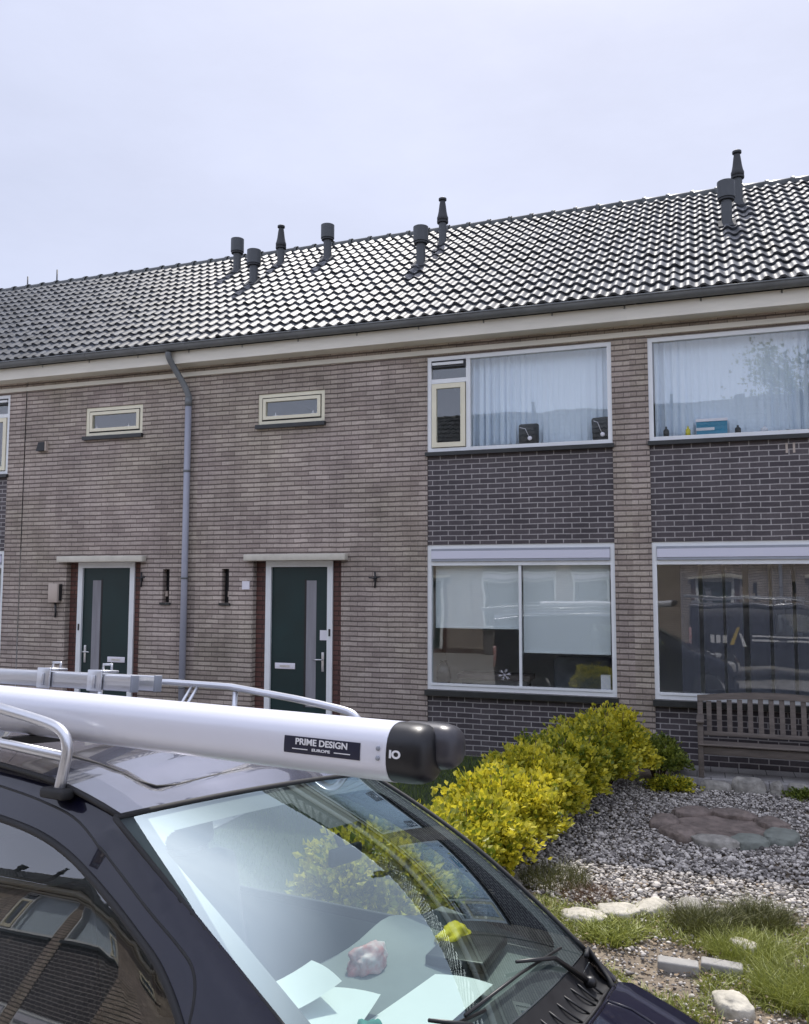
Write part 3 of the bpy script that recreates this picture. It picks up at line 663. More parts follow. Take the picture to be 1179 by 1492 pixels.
for x, y in pts:
    V0, F0 = (V2, F2) if y < -3.0 else (V1, F1)
    r = random.lognormvariate(math.log(.0118 if y > -4.7 else .0080), .32); s = np.array([r*random.uniform(.8, 1.35), r*random.uniform(.7, 1.1), r*random.uniform(.5, .85)])
    q = Matrix.Rotation(random.uniform(0, 6.28), 3, 'Z') @ Matrix.Rotation(random.gauss(0, .4), 3, 'X')
    v = (V0*s*(1+rng.normal(0, .07, (len(V0), 1)))) @ np.array(q).T+np.array([x, y, random.uniform(.0, .022)])
    pv.append(v); pf.append(F0+nb); nb += len(V0); pt.append(np.full(len(V0), min(1, max(0, random.betavariate(1.15, 1.3)))))
g = bulk('gravel', np.concatenate(pv), np.concatenate(pf), np.concatenate(pt), M_['pebble']); props(g, 'loose grey and white gravel covering the front garden', 'gravel', kind='stuff')

def rock(name, x, y, sx, sy, sz, m, lab, group, seed, flat=.3, z=0, rot=0, cat='stone'):
    r = random.Random(seed); bm = bmesh.new(); bmesh.ops.create_icosphere(bm, subdivisions=4, radius=1)
    for v in bm.verts:
        c = v.co.copy(); k = 1+.22*noise.noise(c*1.3+Vector((seed*3.1, 0, 0)))+.12*noise.noise(c*3.4+Vector((0, seed, 0)))+.05*noise.noise(c*9+Vector((0, seed, 2)))
        p = c*k; p.x = math.copysign(abs(p.x)**.75, p.x); p.y = math.copysign(abs(p.y)**.75, p.y)
        if p.z > flat: p.z = flat+(p.z-flat)*.25+.03*noise.noise(c*3+Vector((seed, 1, 0)))
        v.co = Vector((p.x*sx, p.y*sy, p.z*sz/flat*.8))
    mb = MB(); mb.from_bm(bm, 0, Matrix.Rotation(rot, 4, 'Z'), True)
    o = mb.build(name, m); o.location = (x, y, z); props(o, lab, cat, group); return o
# slabs round the dry basin
GS = 'flat stones ringing the sandy basin'
ring = [(-.42, -2.55, .20, .13, 'leftmost flat stone of the ring around the sandy patch'), (-.28, -2.88, .20, .12, 'flat stone at the front left of the ring around the sandy patch'), (.02, -3.04, .19, .11, 'pale flat stone at the very front of the ring'),
        (.30, -2.94, .16, .13, 'mossy flat stone at the front right of the ring'), (.56, -2.70, .21, .14, 'greenish flat stone at the right end of the ring'), (.52, -2.30, .19, .12, 'brown flat stone at the back right of the ring'),
        (.20, -2.08, .22, .11, 'brown flat stone at the back of the ring'), (-.18, -2.12, .20, .11, 'flat stone at the back left of the ring')]
for i, (x, y, sx, sy, lab) in enumerate(ring):
    rock('flat_stone', x, y, sx, sy, .075, M_['greenrock'] if i in (3, 4) else (M_['sandstone'] if i != 2 else M_['rock']), lab, GS, 20+i, z=.0, rot=math.atan2(y+2.55, x-.1)+PI/2)
b = MB(); b.grid(lambda u, v: (.10+.46*math.sqrt(u)*math.cos(2*PI*v), -2.55+.44*math.sqrt(u)*math.sin(2*PI*v), .03+.012*noise.noise(Vector((u*4, math.sin(2*PI*v)*2, 1)))-.015*(1-u)), 10, 40)
props(b.build('sand_patch', M_['sandstone']), 'brown sandy patch inside the ring of flat stones', 'sand', kind='structure')
GB = 'rocks lined up in front of the bench'
for i, (x, sx, sz, lab) in enumerate(((-.28, .13, .07, 'low flat rock nearest the dark shrub in front of the bench'), (.04, .16, .10, 'low grey rock in front of the bench leg'), (.38, .17, .16, 'large angular rock in front of the bench, second from the dark shrub'), (.66, .07, .14, 'upright square rock in front of the bench'),
                    (.88, .11, .13, 'rounded pale rock in front of the bench, near the right edge'), (1.14, .12, .12, 'rock in front of the bench at the right edge'))):
    rock('border_rock', x, -.90-.02*(i % 2), sx, .09, sz, M_['rock'], lab, GB, 40+i, flat=.55, z=.01)
GF = 'pale stones edging the front bed'
for i, (x, y, sx, sy, sz, lab) in enumerate(((-.82, -5.05, .16, .09, .05, 'pale stone nearest the van, at the end of the front edging'), (-.62, -4.88, .15, .10, .05, 'pale broad stone beside the clump of weeds'), (-.40, -4.72, .14, .09, .05, 'pale flat stone between weeds and gravel'), (-.16, -4.60, .12, .08, .045, 'pale grey stone behind the olive grass clump'),
                    (.08, -6.02, .12, .09, .06, 'rough pale stone at the bottom edge, below the kerb blocks'), (.16, -5.2, .09, .07, .05, 'small pale stone in the middle of the front bed'))):
    rock('edging_stone', x, y, sx, sy, sz, M_['palerock'] if i != 3 else M_['rock'], lab, GF, 60+i, z=.0, rot=.5*i)
for i, (x, y, a, lab) in enumerate(((-.21, -5.62, .05, 'grey concrete block in the front bed, left one of two'), (.03, -5.56, -.02, 'grey concrete block in the front bed, right one of two'))):
    b = MB(); b.rbox(-.115, .115, -.05, .05, -.03, .055, .012); o = b.build('edging_block', M_['kerb'], loc=(x, y, .0), rot=(0, .03, a)); props(o, lab, 'block', 'concrete blocks in the front bed')

# ------------------------------------------------------------------ plants
def leaves(centres, dirs, size, nper, spread, up=.25, fold=.25, tone_of=None, aspect=.72):
    V, F, T = [], [], []; nb = 0
    for c, d in zip(centres, dirs):
        base = random.random()
        for k in range(nper):
            dd = (Vector(d)*.9+Vector((random.gauss(0, .6), random.gauss(0, .6), random.gauss(up, .5)))).normalized()
            p = Vector(c)+Vector((random.gauss(0, spread), random.gauss(0, spread), random.gauss(0, spread)))
            s = size*random.uniform(.6, 1.25); side = dd.cross(Vector((random.gauss(0, 1), random.gauss(0, 1), random.gauss(0, 1)))).normalized()*s*aspect*.5
            nrm = dd.cross(side).normalized()*s*fold*.5
            V += [p, p+dd*s*.5+side+nrm, p+dd*s-nrm*.6, p+dd*s*.5-side+nrm]; F.append((nb, nb+1, nb+2, nb+3)); nb += 4
            t = tone_of(base, k) if tone_of else base
            T += [t]*4
    return np.array([v[:] for v in V]), np.array(F), np.array(T)
def shrub(name, x, y, rx, ry, h, m, label, cat, group, n, seed, size=.05, nper=8, tone=None, z=0):
    random.seed(seed)
    t = empty(name, (x, y, z), label=label, cat=cat, group=group)
    C, D = [], []
    while len(C) < n:
        a = random.uniform(0, 2*PI); e = math.asin(random.uniform(-.15, 1)); d = Vector((math.cos(a)*math.cos(e), math.sin(a)*math.cos(e), math.sin(e)))
        k = .80+.34*noise.noise(d*2.6+Vector((seed, 0, 0)))+.22*noise.noise(d*6+Vector((0, seed, 0)))
        k *= random.choice((1, 1, 1, .88, .72, .55))
        if random.random() < .10: k *= random.uniform(1.05, 1.2)
        p = Vector((d.x*rx*k, d.y*ry*k, h*.42+d.z*h*.58*k))
        if p.z < .03: continue
        C.append(p); D.append(d)
    V, F, T = leaves(C, D, size, nper, size*.55, tone_of=tone)
    bulk('foliage', V, F, T, m, False, t)
    s = MB()
    for i in range(26):
        a = random.uniform(0, 2*PI); r = random.uniform(.3, .85)
        s.tube([(.04*math.cos(a), .04*math.sin(a), 0), (rx*r*.45*math.cos(a), ry*r*.45*math.sin(a), h*.3), (rx*r*.8*math.cos(a), ry*r*.8*math.sin(a), h*random.uniform(.6, 1.02))], [.010, .007, .003], 6)
    s.build('stems', M_['bark'], t)
    return t
gold = lambda b, k: min(1, max(0, .10+.95*b**.8+random.gauss(0, .16)))
midg = lambda b, k: min(1, max(0, -.02+.85*b+random.gauss(0, .16)))
GH = 'golden shrubs in the hedge'
for i_, (sx_, sy_, rx_, ry_, h_, tn_, lab_) in enumerate(((-1.66, -3.86, .52, .50, .68, gold, 'brightest yellow shrub of the hedge, at its end beside the van windscreen'),
        (-1.56, -3.16, .52, .52, .76, gold, 'golden shrub of the hedge, second from the van'), (-1.40, -2.44, .50, .52, .76, midg, 'greener shrub in the middle of the golden hedge'),
        (-1.24, -1.72, .50, .52, .78, midg, 'golden green shrub of the hedge, second from the brick pillar'), (-1.10, -1.02, .52, .50, .84, gold, 'tallest golden shrub of the hedge, right by the brick pillar'),
        (-1.74, -4.58, .44, .46, .58, gold, 'yellow green shrub of the hedge hidden behind the van pillar'), (-1.88, -5.28, .46, .46, .62, midg, 'shrub of the hedge seen through the van windscreen, right one'), (-2.06, -5.92, .48, .42, .66, gold, 'shrub of the hedge seen through the van windscreen, left one'))):
    shrub('golden_shrub', sx_, sy_, rx_, ry_, h_, M_['leaf_gold'], lab_, 'shrub', GH, 1500, 11+i_, .055, 8, tn_)
shrub('green_shrub', -.58, -.55, .34, .30, .48, M_['leaf_green'], 'small darker green shrub between golden hedge and bench leg', 'shrub', None, 600, 15, .045, 8, lambda b, k: b)
shrub('ground_plant', -.42, -1.12, .28, .14, .13, M_['leaf_gold'], 'low yellow green creeping plant in front of the dark shrub', 'plant', None, 220, 16, .04, 7, midg)
shrub('ground_plant', .95, -1.05, .22, .12, .09, M_['leaf_green'], 'low dark creeping plant under the rocks at the right edge', 'plant', None, 130, 17, .035, 7, lambda b, k: b*.5)

def blades(n, fx, hmin, hmax, w, lean):
    V, F, T = [], [], []; nb = 0
    for i in range(n):
        x, y, z, ox, oy = fx(); h = random.uniform(hmin, hmax); a = random.uniform(0, 2*PI); ww = w*random.uniform(.6, 1.2)
        dx, dy = ox+random.gauss(0, lean), oy+random.gauss(0, lean); sx, sy = math.cos(a)*ww/2, math.sin(a)*ww/2
        p0 = (x, y, z); p1 = (x+dx*h*.35, y+dy*h*.35, z+h*.55); p2 = (x+dx*h, y+dy*h, z+h*random.uniform(.75, 1.0))
        V += [(p0[0]-sx, p0[1]-sy, p0[2]), (p0[0]+sx, p0[1]+sy, p0[2]), (p1[0]+sx*.8, p1[1]+sy*.8, p1[2]), (p1[0]-sx*.8, p1[1]-sy*.8, p1[2]), (p2[0]+sx*.15, p2[1]+sy*.15, p2[2]), (p2[0]-sx*.15, p2[1]-sy*.15, p2[2])]
        F += [(nb, nb+1, nb+2, nb+3), (nb+3, nb+2, nb+4, nb+5)]; nb += 6
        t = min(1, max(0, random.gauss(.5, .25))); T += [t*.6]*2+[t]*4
    return np.array(V), np.array(F), np.array(T)
def tuft(name, x, y, r, h, n, m, lab, seed, cat='grass clump', group='grass clumps in the front bed', w=.0042, lean=.55):
    random.seed(seed)
    def fx():
        a = random.uniform(0, 2*PI); q = r*math.sqrt(random.random())*.75
        return (q*math.cos(a), q*math.sin(a), 0, .7*q/r*math.cos(a), .7*q/r*math.sin(a))
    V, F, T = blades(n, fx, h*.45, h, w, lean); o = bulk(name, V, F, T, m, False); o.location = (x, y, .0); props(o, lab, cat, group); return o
random.seed(5)
def lawnfx(): return (random.uniform(-4.2, -1.9), random.uniform(-6.2, -.06), 0, 0, 0)
V, F, T = blades(16000, lawnfx, .03, .075, .005, .4)
props(bulk('grass', V, F, T, M_['grass'], False), 'short shaded lawn between hedge and house', 'grass', kind='stuff')
random.seed(6)
def weedfx():
    while True:
        x = random.uniform(-1.2, 1.6); y = random.uniform(-6.25, -4.75)
        if noise.noise(Vector((x*1.6, y*1.9, 4))) > -.10 : return (x, y, 0, 0, 0)
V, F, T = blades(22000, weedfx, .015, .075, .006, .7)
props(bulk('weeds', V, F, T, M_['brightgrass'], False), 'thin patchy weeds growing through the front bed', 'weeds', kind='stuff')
random.seed(9); C_, D_ = [], []
while len(C_) < 900:
    x, y = random.uniform(-1.6, 1.8), random.uniform(-6.25, -3.9)
    if random.random() < (.25 if y > -4.8 else 1): C_.append((x, y, .025)); D_.append((random.gauss(0, 1), random.gauss(0, 1), 0))
V, F, T = leaves(C_, D_, .035, 2, .03, up=0, tone_of=lambda b, k: b)
V[:, 2] = .012+np.abs(V[:, 2]-.025)*.35
props(bulk('leaf_litter', V, F, T, M_['litter'], False), 'dry brown leaves and bits scattered over the front bed', 'leaf litter', kind='stuff')
tuft('grass_clump', -1.12, -4.42, .34, .15, 1100, M_['drygrass'], 'dull brownish grass clump at the foot of the yellow shrub', 71, lean=.4)
tuft('grass_clump', -.86, -4.62, .24, .09, 600, M_['redgrass'], 'low reddish brown weed patch in the gravel near the van pillar', 72, lean=.6)
tuft('grass_clump', -.06, -4.92, .27, .15, 1700, M_['drygrass'], 'olive grass clump, left one of two behind the bright clump', 73)
tuft('grass_clump', .28, -4.72, .26, .15, 1700, M_['drygrass'], 'olive grass clump at the gravel edge, right one of two', 74)
tuft('grass_clump', .18, -5.28, .30, .13, 1900, M_['brightgrass'], 'bright green grass clump in front of the olive clumps', 75)
tuft('grass_clump', .46, -5.72, .36, .14, 2600, M_['brightgrass'], 'large bright green grass clump in the bottom right corner', 76)
tuft('grass_clump', -.62, -5.28, .24, .09, 700, M_['brightgrass'], 'weedy green clump between pale stones and van wing', 77, w=.010, lean=.7)

# tree behind the opposite houses, caught in the upstairs window over the bench
def tree(x, y, h, lab, seed):
    random.seed(seed); t = empty('street_tree', (x, y, -.2), label=lab, cat='tree')
    tr = MB(); tr.tube([(0, 0, 0), (.08, .05, h*.25), (-.05, .1, h*.5), (.05, 0, h*.92)], [.30, .24, .16, .04], 10); C = []; D = []
    for i in range(26):
        a = random.uniform(0, 2*PI); z0 = h*random.uniform(.28, .8); l = (h-z0)*.55+.8; d = Vector((math.cos(a), math.sin(a), random.uniform(.35, .9))).normalized()
        p = [Vector((0, 0, z0))+d*l*q+Vector((random.gauss(0, .12), random.gauss(0, .12), .15*q*q*l)) for q in (0, .4, .75, 1)]; tr.tube(p, [.08, .05, .03, .012], 6)
        for k in range(34):
            q = random.uniform(.35, 1.08); C.append(p[0].lerp(p[3], q)+Vector((random.gauss(0, .35), random.gauss(0, .35), random.gauss(0, .3)))); D.append(d)
    tr.build('trunk', M_['bark'], t); V, F, T = leaves(C, D, .17, 7, .22, tone_of=lambda b, k: b); bulk('crown', V, F, T, M_['leaf_green'], False, t)
tree(4.3, -29.0, 13.5, 'airy green tree beyond the far houses, mirrored in the upstairs window over the bench', 91)

# ------------------------------------------------------------------ bench
t = empty('garden_bench', (-.13, -.42, .08), label='weathered grey wooden bench against the wall under the dark curtained window', cat='bench')
BL = 1.62
for x in (.0, BL-.06):
    b = MB(); b.rbox(x, x+.06, -.26, -.20, 0, .60, .006); b.build('leg', M_['wood'], t)
    b = MB(); b.prism([(0, 0), (.055, 0), (.055, .0)], 0, .01) if False else None
    b = MB(); M = Matrix.Translation((x, .14, 0)) @ Matrix.Rotation(-.12, 4, 'X'); b.rbox(0, .06, 0, .055, -.0, .86, .006, 0, M); b.build('leg', M_['wood'], t)
    b = MB(); b.rbox(x-.012, x+.072, -.30, .22, .601, .632, .01); b.build('arm', M_['wood'], t)
    b = MB(); b.box(x+.015, x+.045, -.199, .15, .12, .17); b.box(x+.012, x+.048, -.199, .15, .30, .345); b.build('rail', M_['wood'], t)
b = MB()
for i in range(5): b.rbox(.005, BL-.005, -.285+i*.083, -.285+i*.083+.072, .352+.004*(i == 0)-.006*i, .375-.006*i, .005)
b.build('seat', M_['wood'], t)
b = MB(); b.rbox(.061, BL-.061, -.245, -.22, .255, .345, .005); b.build('apron', M_['wood'], t)
b = MB(); K = 24
Mb = Matrix.Translation((0, .14, 0)) @ Matrix.Rotation(-.12, 4, 'X')
arch = lambda x: .86+.055*math.sin(PI*x/BL)
vs = []; fs = []
for i in range(K+1):
    x = .0+BL*i/K; zt = arch(x)
    for (yy, zz) in ((-.008, zt-.075), (.032, zt-.075), (.032, zt), (-.008, zt)): vs.append(Mb @ Vector((x, yy, zz)))
for i in range(K):
    for k in range(4): fs.append((i*4+k, i*4+(k+1) % 4, i*4+4+(k+1) % 4, i*4+4+k))
fs += [(0, 1, 2, 3), (K*4+3, K*4+2, K*4+1, K*4)]
b.add(vs, fs); b.rbox(.061, BL-.061, .0, .03, .40, .45, .005, 0, Mb)
x = .10
while x < BL-.1:
    b.box(x, x+.055, .004, .022, .451, arch(x)-.076, 0, Mb); x += .113
b.build('backrest', M_['wood'], t, fix=True)

# ------------------------------------------------------------------ van (x forward, y left, z up, origin under the front roof edge)
ZR = 1.70
VO = Vector((-1.48, 2.753-11.0443, -.73+2.233))
VM = Matrix(((0.9767539, 0.2142908, -0.0055877), (-0.2129668, 0.9730302, 0.0886420), (0.0244322, -0.0853914, 0.9960479)))
van = empty('van', label='dark navy work van with roof rack parked in front of the houses', cat='van', group='dark work vans')
van.matrix_world = Matrix.Translation(VO) @ VM.to_4x4() @ Matrix.Translation((0, 0, -ZR))
van.rotation_mode = 'XYZ'
zd_t = [(-3.05, .090), (-2.4, .122), (-1.6, .134), (-1.0, .120), (-.58, .096), (-.36, .076), (-.25, .061), (-.11, .031), (0, 0)]
def zd(x): return lerp_tab(zd_t, x)
def ye(x): return .655+.045*min(1, max(0, x/.91))
WS = (.91, -.526)
hood_t = [(.91, -.526), (.97, -.575), (1.03, -.618), (1.25, -.690), (1.55, -.81), (1.78, -.91), (1.86, -.97)]
def topz(x):
    if x <= 0: return zd(x)
    if x <= .91: return WS[1]*x/.91+.012*math.sin(PI*x/.91)
    return lerp_tab(hood_t, x)
body_t = [(-1.50, .80), (-1.42, .845), (-1.25, .872), (-.95, .888), (-.80, .886), (-.62, .869)]
def ys(x, z):
    y = .68-.32*(z+.03)-.30*max(0, z+.25)**2 if z > -.62 else lerp_tab(body_t, z)
    if x > 1.0: y -= .16*((x-1.0)/.86)**2
    if x < -2.8: y -= .10*((-2.8-x)/.25)**2
    if x > 0 and x <= 1.05:        # A pillar rolls into the windscreen edge
        xw = -z/-WS[1]*-.91 if False else (-z)*.91/.526
        d = (xw-x)
        s = max(0, (topz(x)-z)/.20)
        if s < 1: e = ye(x); y = e+(y-e)*math.sqrt(max(0, 1-(1-s)**2))
    elif x > 1.05:
        s = max(0, (topz(x)-z)/.14)
        if s < 1: y -= .10*(1-math.sqrt(max(0, 1-(1-s)**2)))
    else:
        s = max(0, (zd(x)-z)/.06)
        if s < 1: y -= .012*(1-s)**2
    return y
# outlines in side view
top = [(x, zd(x)) for x in np.linspace(-3.05, 0, 30)]+[(x, topz(x)) for x in np.linspace(.05, .91, 18)]+[(x, topz(x)) for x in np.linspace(.96, 1.86, 16)]
def arch_pts(cx): return [(cx+.36*math.cos(a), -1.38+.36*math.sin(a)) for a in np.linspace(PI, 0, 16)]
bot = [(1.86, -1.42)]+[(1.80, -1.47), (1.71, -1.48)][:0]
outline = [tuple(map(float, p)) for p in top]+[(1.86, -1.2), (1.84, -1.45)]+[p for p in reversed(arch_pts(1.30))]+[p for p in reversed(arch_pts(-2.25))]+[(-3.0, -1.45), (-3.05, -1.2)]
win = smoothline([(-1.02, -.035), (-.80, -.038), (-.487, -.055), (-.272, -.078), (-.089, -.123), (.092, -.193), (.233, -.258), (.329, -.308), (.43, -.385), (.50, -.46), (.56, -.55), (.585, -.60)], 5)+[(-1.05, -.62)]
door = smoothline([(-1.09, .040), (-.80, .045), (-.543, .029), (-.321, .007), (-.141, -.027), (.052, -.113), (.23, -.199), (.356, -.258), (.425, -.300), (.462, -.36), (.478, -.45)], 5)+[(.64, -.66), (.66, -1.0), (.60, -1.40), (-1.09, -1.40)]
win2 = [(x, z) for x, z in win if True]
def side(sign):
    # clip window to the door's front line
    W = [(min(x, .455+.12*max(0, -.36-z)*1.6) if z < -.34 else x, z) for x, z in win]
    polys = [dens(outline, .06), dens(door, .05), dens(W, .04)]
    vs = []; es = []
    for P in polys:
        b = len(vs); vs += [Vector(p) for p in P]; es += [(b+i, b+(i+1) % len(P)) for i in range(len(P))]
    for x in np.arange(-3.0, 1.86, .06):
        for z in np.arange(-1.46, .12, .06):
            p = (x+.013*math.sin(z*40), z)
            if inpoly(p[0], p[1], outline) and topz(p[0])-z > .02: vs.append(Vector(p))
    for x in np.arange(-3, 1.86, .04):      # finer rows below the upper edge
        for o in (.012, .03, .055, .09, .14):
            z = topz(x)-o
            if inpoly(x, z, outline): vs.append(Vector((x, z)))
    ov, oe, of, *_ = delaunay_2d_cdt(vs, es, [], 0, 1e-5)
    P3 = [(p.x, sign*ys(p.x, p.y), p.y+ZR) for p in ov]
    body, dr = MB(), MB(); fb, fd = [], []
    for f in of:
        cx = sum(ov[i].x for i in f)/3; cz = sum(ov[i].y for i in f)/3
        if not inpoly(cx, cz, outline) or inpoly(cx, cz, W): continue
        (fd if inpoly(cx, cz, door) else fb).append(tuple(f))
    body.add(P3, fb, 0, True); dr.add(P3, fd, 0, True)
    def wire(poly, r, off=.001): return [(x, sign*(ys(x, z)+off), z+ZR) for x, z in dens(poly, .03)]
    gl = MB()
    gv = [Vector(p) for p in dens(W, .04)]; ge = [(i, (i+1) % len(gv)) for i in range(len(gv))]
    for x in np.arange(-1.0, .6, .05):
        for z in np.arange(-.6, 0, .05):
            if inpoly(x, z, W): gv.append(Vector((x, z)))
    o2, _, f2, *_ = delaunay_2d_cdt(gv, ge, [], 0, 1e-5)
    gl.add([(p.x, sign*(ys(p.x, p.y)-.006), p.y+ZR) for p in o2], [tuple(f) for f in f2 if inpoly(sum(o2[i].x for i in f)/3, sum(o2[i].y for i in f)/3, W)], 0, True)
    return body, dr, gl, wire(W, .01, .0), wire(door, .004, -.002)
bodyR, doorR, glR, gasR, seamR = side(-1)
bodyL, doorL, glL, gasL, seamL = side(1)
def roofz(x, y):
    e = ye(0); v = y/e; return zd(x)+lerp_tab([(-3, .082), (-.36, .080), (-.25, .070), (-.15, .053), (-.07, .036), (0, .018)], x)*(1-v*v)*(1+.7*v*min(1, -x/.05))
PAN = (-2.5, -.10, .425)
def roof_pt(u, v):
    x = -3.05+3.05*u; yy = (v*2-1)*.640; vv = v*2-1
    xo = .02*(1-vv*vv)*max(0, (u-.8)/.2)
    z = roofz(x, yy)
    dx = max(PAN[0]-x, x-PAN[1]); dy = abs(yy)-PAN[2]; d = max(dx, dy)
    if d < 0: z -= .007*min(1, -d/.02)
    return (x+xo, yy, z+ZR)
bd = MB(); bd.v += bodyR.v+bodyL.v; nR = len(bodyR.v); bd.f += bodyR.f+[tuple(i+nR for i in f) for f in bodyL.f]; bd.m += bodyR.m+bodyL.m; bd.sm += bodyR.sm+bodyL.sm
# rear wall, nose
bd.grid(lambda u, v: (-3.05-.04*math.sin(PI*v)-.03*math.sin(PI*u), (v*2-1)*(ys(-3.05, -1.45+u*1.535)), -1.45+u*1.535+ZR), 16, 16)
bd.grid(lambda u, v: (1.86+.10*(1-(2*v-1)**2)*(1-.3*abs(2*u-1)), (v*2-1)*(ys(1.86, -1.45+u*.52)), -1.45+u*.52+ZR), 12, 20)
body_o = bd.build('body', M_['paint'], van)
rfm = MB(); rfm.grid(roof_pt, 120, 60); rfm.build('roof', M_['roofsheen'], van)
hd = MB()
def hood_pt(u, v):
    vv = v*2-1; x0 = 1.02+.055*(1-vv*vv); x = x0+(1.868+.09*(1-vv*vv)-x0)*u; w = (ys(min(x, 1.86), topz(min(x, 1.86))-.001)-.004)
    s = max(0, 1-u*6); 
    return (x, vv*w, lerp_tab(hood_t, min(x, 1.86))+.022*(1-vv**4)*(1-.5*u)+ZR)
hd.grid(hood_pt, 24, 30); 
hd.tube([hood_pt(.0, v/30) for v in range(31)], .006, 6)
hd.tube([(hood_pt(u/12, .86)[0], hood_pt(u/12, .86)[1]-.05*u/12, hood_pt(u/12, .86)[2]+.001) for u in range(13)], .006, 6)
hd.build('hood', M_['paint'], van)
# doors
for dr, gl, gas, seam in ((doorR, glR, gasR, seamR), (doorL, glL, gasL, seamL)):
    sg = -1 if dr is doorR else 1
    d = dr.build('door', M_['paint'], van)
    gl.build('door_window', M_['sglass'], d)
    MB().tube(gas, .011, 8, closed=True).build('window_seal', M_['rubber'], d)
    MB().tube(seam, .0045, 6, closed=True).build('door_seal', M_['rubber'], d)
    y = sg*(ys(-.85, -.75)+.03); MB().tube([(-.98, y-sg*.03, ZR-.74), (-.96, y, ZR-.74), (-.80, y, ZR-.74), (-.78, y-sg*.03, ZR-.74)], .014, 8).build('handle', M_['paint'], d)
    mr = MB(); mr.rbox(.40, .52, min(sg*.93, sg*1.10), max(sg*.93, sg*1.10), ZR-.70, ZR-.50, .03); mr.rbox(.44, .50, min(sg*.85, sg*.94), max(sg*.85, sg*.94), ZR-.69, ZR-.64, .015); mr.build('door_mirror', M_['black'], d, auto=40)
    tr = MB(); tr.grid(lambda u, v: (-1.05+1.75*u, sg*(ys(min(.5, -1.05+1.75*u), -1.30+.68*v)-.05), ZR-1.30+.67*v), 10, 5); tr.build('door_lining', M_['liner'], d)
# windscreen
def ws_pt(u, v, off=0):
    vv = v*2-1; x = WS[0]*u+(.02+.025*u)*(1-vv*vv)
    y = vv*(ye(.91*u)-.002); b = (.020+.020*(1-vv*vv)+.020*vv)*math.sin(PI*u)+off
    return (x+.5*b, y, WS[1]*u+.866*b+.018*(1-vv*vv)*(1-u)+ZR)
w = MB(); w.grid(lambda u, v: ws_pt(u, v), 55, 60); w.build('windscreen', M_['wglass'], van)
# printed band round the glass
fb = MB(); 
def band(u, v):      # signed: inside the clear field?
    m = .085; du = min(u-.085, .93-u)*1.05; dv = min(v, 1-v)*1.31-.075
    r = .10; qx, qy = r-du, r-dv
    if qx > 0 and qy > 0: return r-math.hypot(qx, qy)
    return min(du, dv)
U, Vn = 200, 240
P = [[ws_pt(i/U, j/Vn, -.012) for j in range(Vn+1)] for i in range(U+1)]
fs = []
for i in range(U):
    for j in range(Vn):
        uu, v2 = (i+.5)/U, (j+.5)/Vn
        sens = (abs(v2-.60) < .085-.05*max(0, uu-.12)*3) and uu < .24
        if band(uu, v2) < 0 or sens: fs.append((i*(Vn+1)+j, (i+1)*(Vn+1)+j, (i+1)*(Vn+1)+j+1, i*(Vn+1)+j+1))
fb.add([p for row in P for p in row], fs, 0, True); fb.build('windscreen_band', M_['frit'], van)
MB().tube([Vector(ws_pt(0, v/40))+Vector((-.004, 0, .001)) for v in range(41)], .010, 6).build('windscreen_seal', M_['rubber'], van)
for sg in (0, 1): MB().tube([Vector(ws_pt(u/24, sg))+Vector((0, (sg*2-1)*.004, .002)) for u in range(25)], .008, 6).build('windscreen_trim', M_['rubber'], van)
for sg in (-1, 1): MB().tube([(x, sg*.640, zd(x)+ZR+.004) for x in np.linspace(-2.95, .0, 40)], .009, 6).build('roof_gutter', M_['rubber'], van)
pn = [(PAN[0], -PAN[2]), (PAN[1]-.08, -PAN[2]), (PAN[1]-.02, -PAN[2]+.03), (PAN[1], -PAN[2]+.1), (PAN[1], PAN[2]-.1), (PAN[1]-.02, PAN[2]-.03), (PAN[1]-.08, PAN[2]), (PAN[0], PAN[2])]
MB().tube([(x, y, roofz(x, y)+ZR-.002) for x, y in dens(pn, .05)], .006, 6, closed=True).build('roof_panel_seal', M_['rubber'], van)
# cowl with ribs and wipers
cw = MB()
def cowl_pt(u, v):
    vv = v*2-1; a = Vector(ws_pt(1, v)); b = Vector(hood_pt(0, v)); p = a.lerp(b, u); p.z -= .03*math.sin(PI*u)+.008; return p
cw.grid(cowl_pt, 8, 40)
for j in range(4, 38, 2):
    cw.tube([cowl_pt(.18, j/40)+Vector((0, 0, -.001)), cowl_pt(.80, (j+.6)/40)+Vector((0, 0, -.0015))], .0038, 6)
cw.tube([cowl_pt(.86, j/40)+Vector((0, 0, .003)) for j in range(2, 39)], .007, 6)
cwo = cw.build('cowl', M_['vplastic'], van)
ec = MB(); ec.tube([hood_pt(0, .955), Vector(hood_pt(0, .985))+Vector((-.03, .01, .012)), Vector(ws_pt(1, .99))+Vector((.01, .01, .01)), Vector(ws_pt(1, .96))+Vector((.02, 0, 0))], .009, 8); ec.build('cowl_end', M_['rubber'], van)
for v0, v1 in ((.90, .36), (.45, .06)):
    wp = MB(); a = cowl_pt(.45, v0)+Vector((0, 0, .02)); b = Vector(ws_pt(.955, v0-.10, .02)); c = Vector(ws_pt(.90, (v0+v1)/2, .03)); d = Vector(ws_pt(.93, v1, .018))
    wp.tube([a, b, c], [.011, .008, .005], 8); wp.tube([Vector(ws_pt(.945, v0-.02, .012)), Vector(ws_pt(.925, (v0+v1)/2, .014)), d], .005, 6); wp.lathe([(.022, 0), (.022, .02), (.012, .03)], 12, 0, Matrix.Translation(a-Vector((0, 0, .01))))
    wp.build('wiper', M_['black'], van)
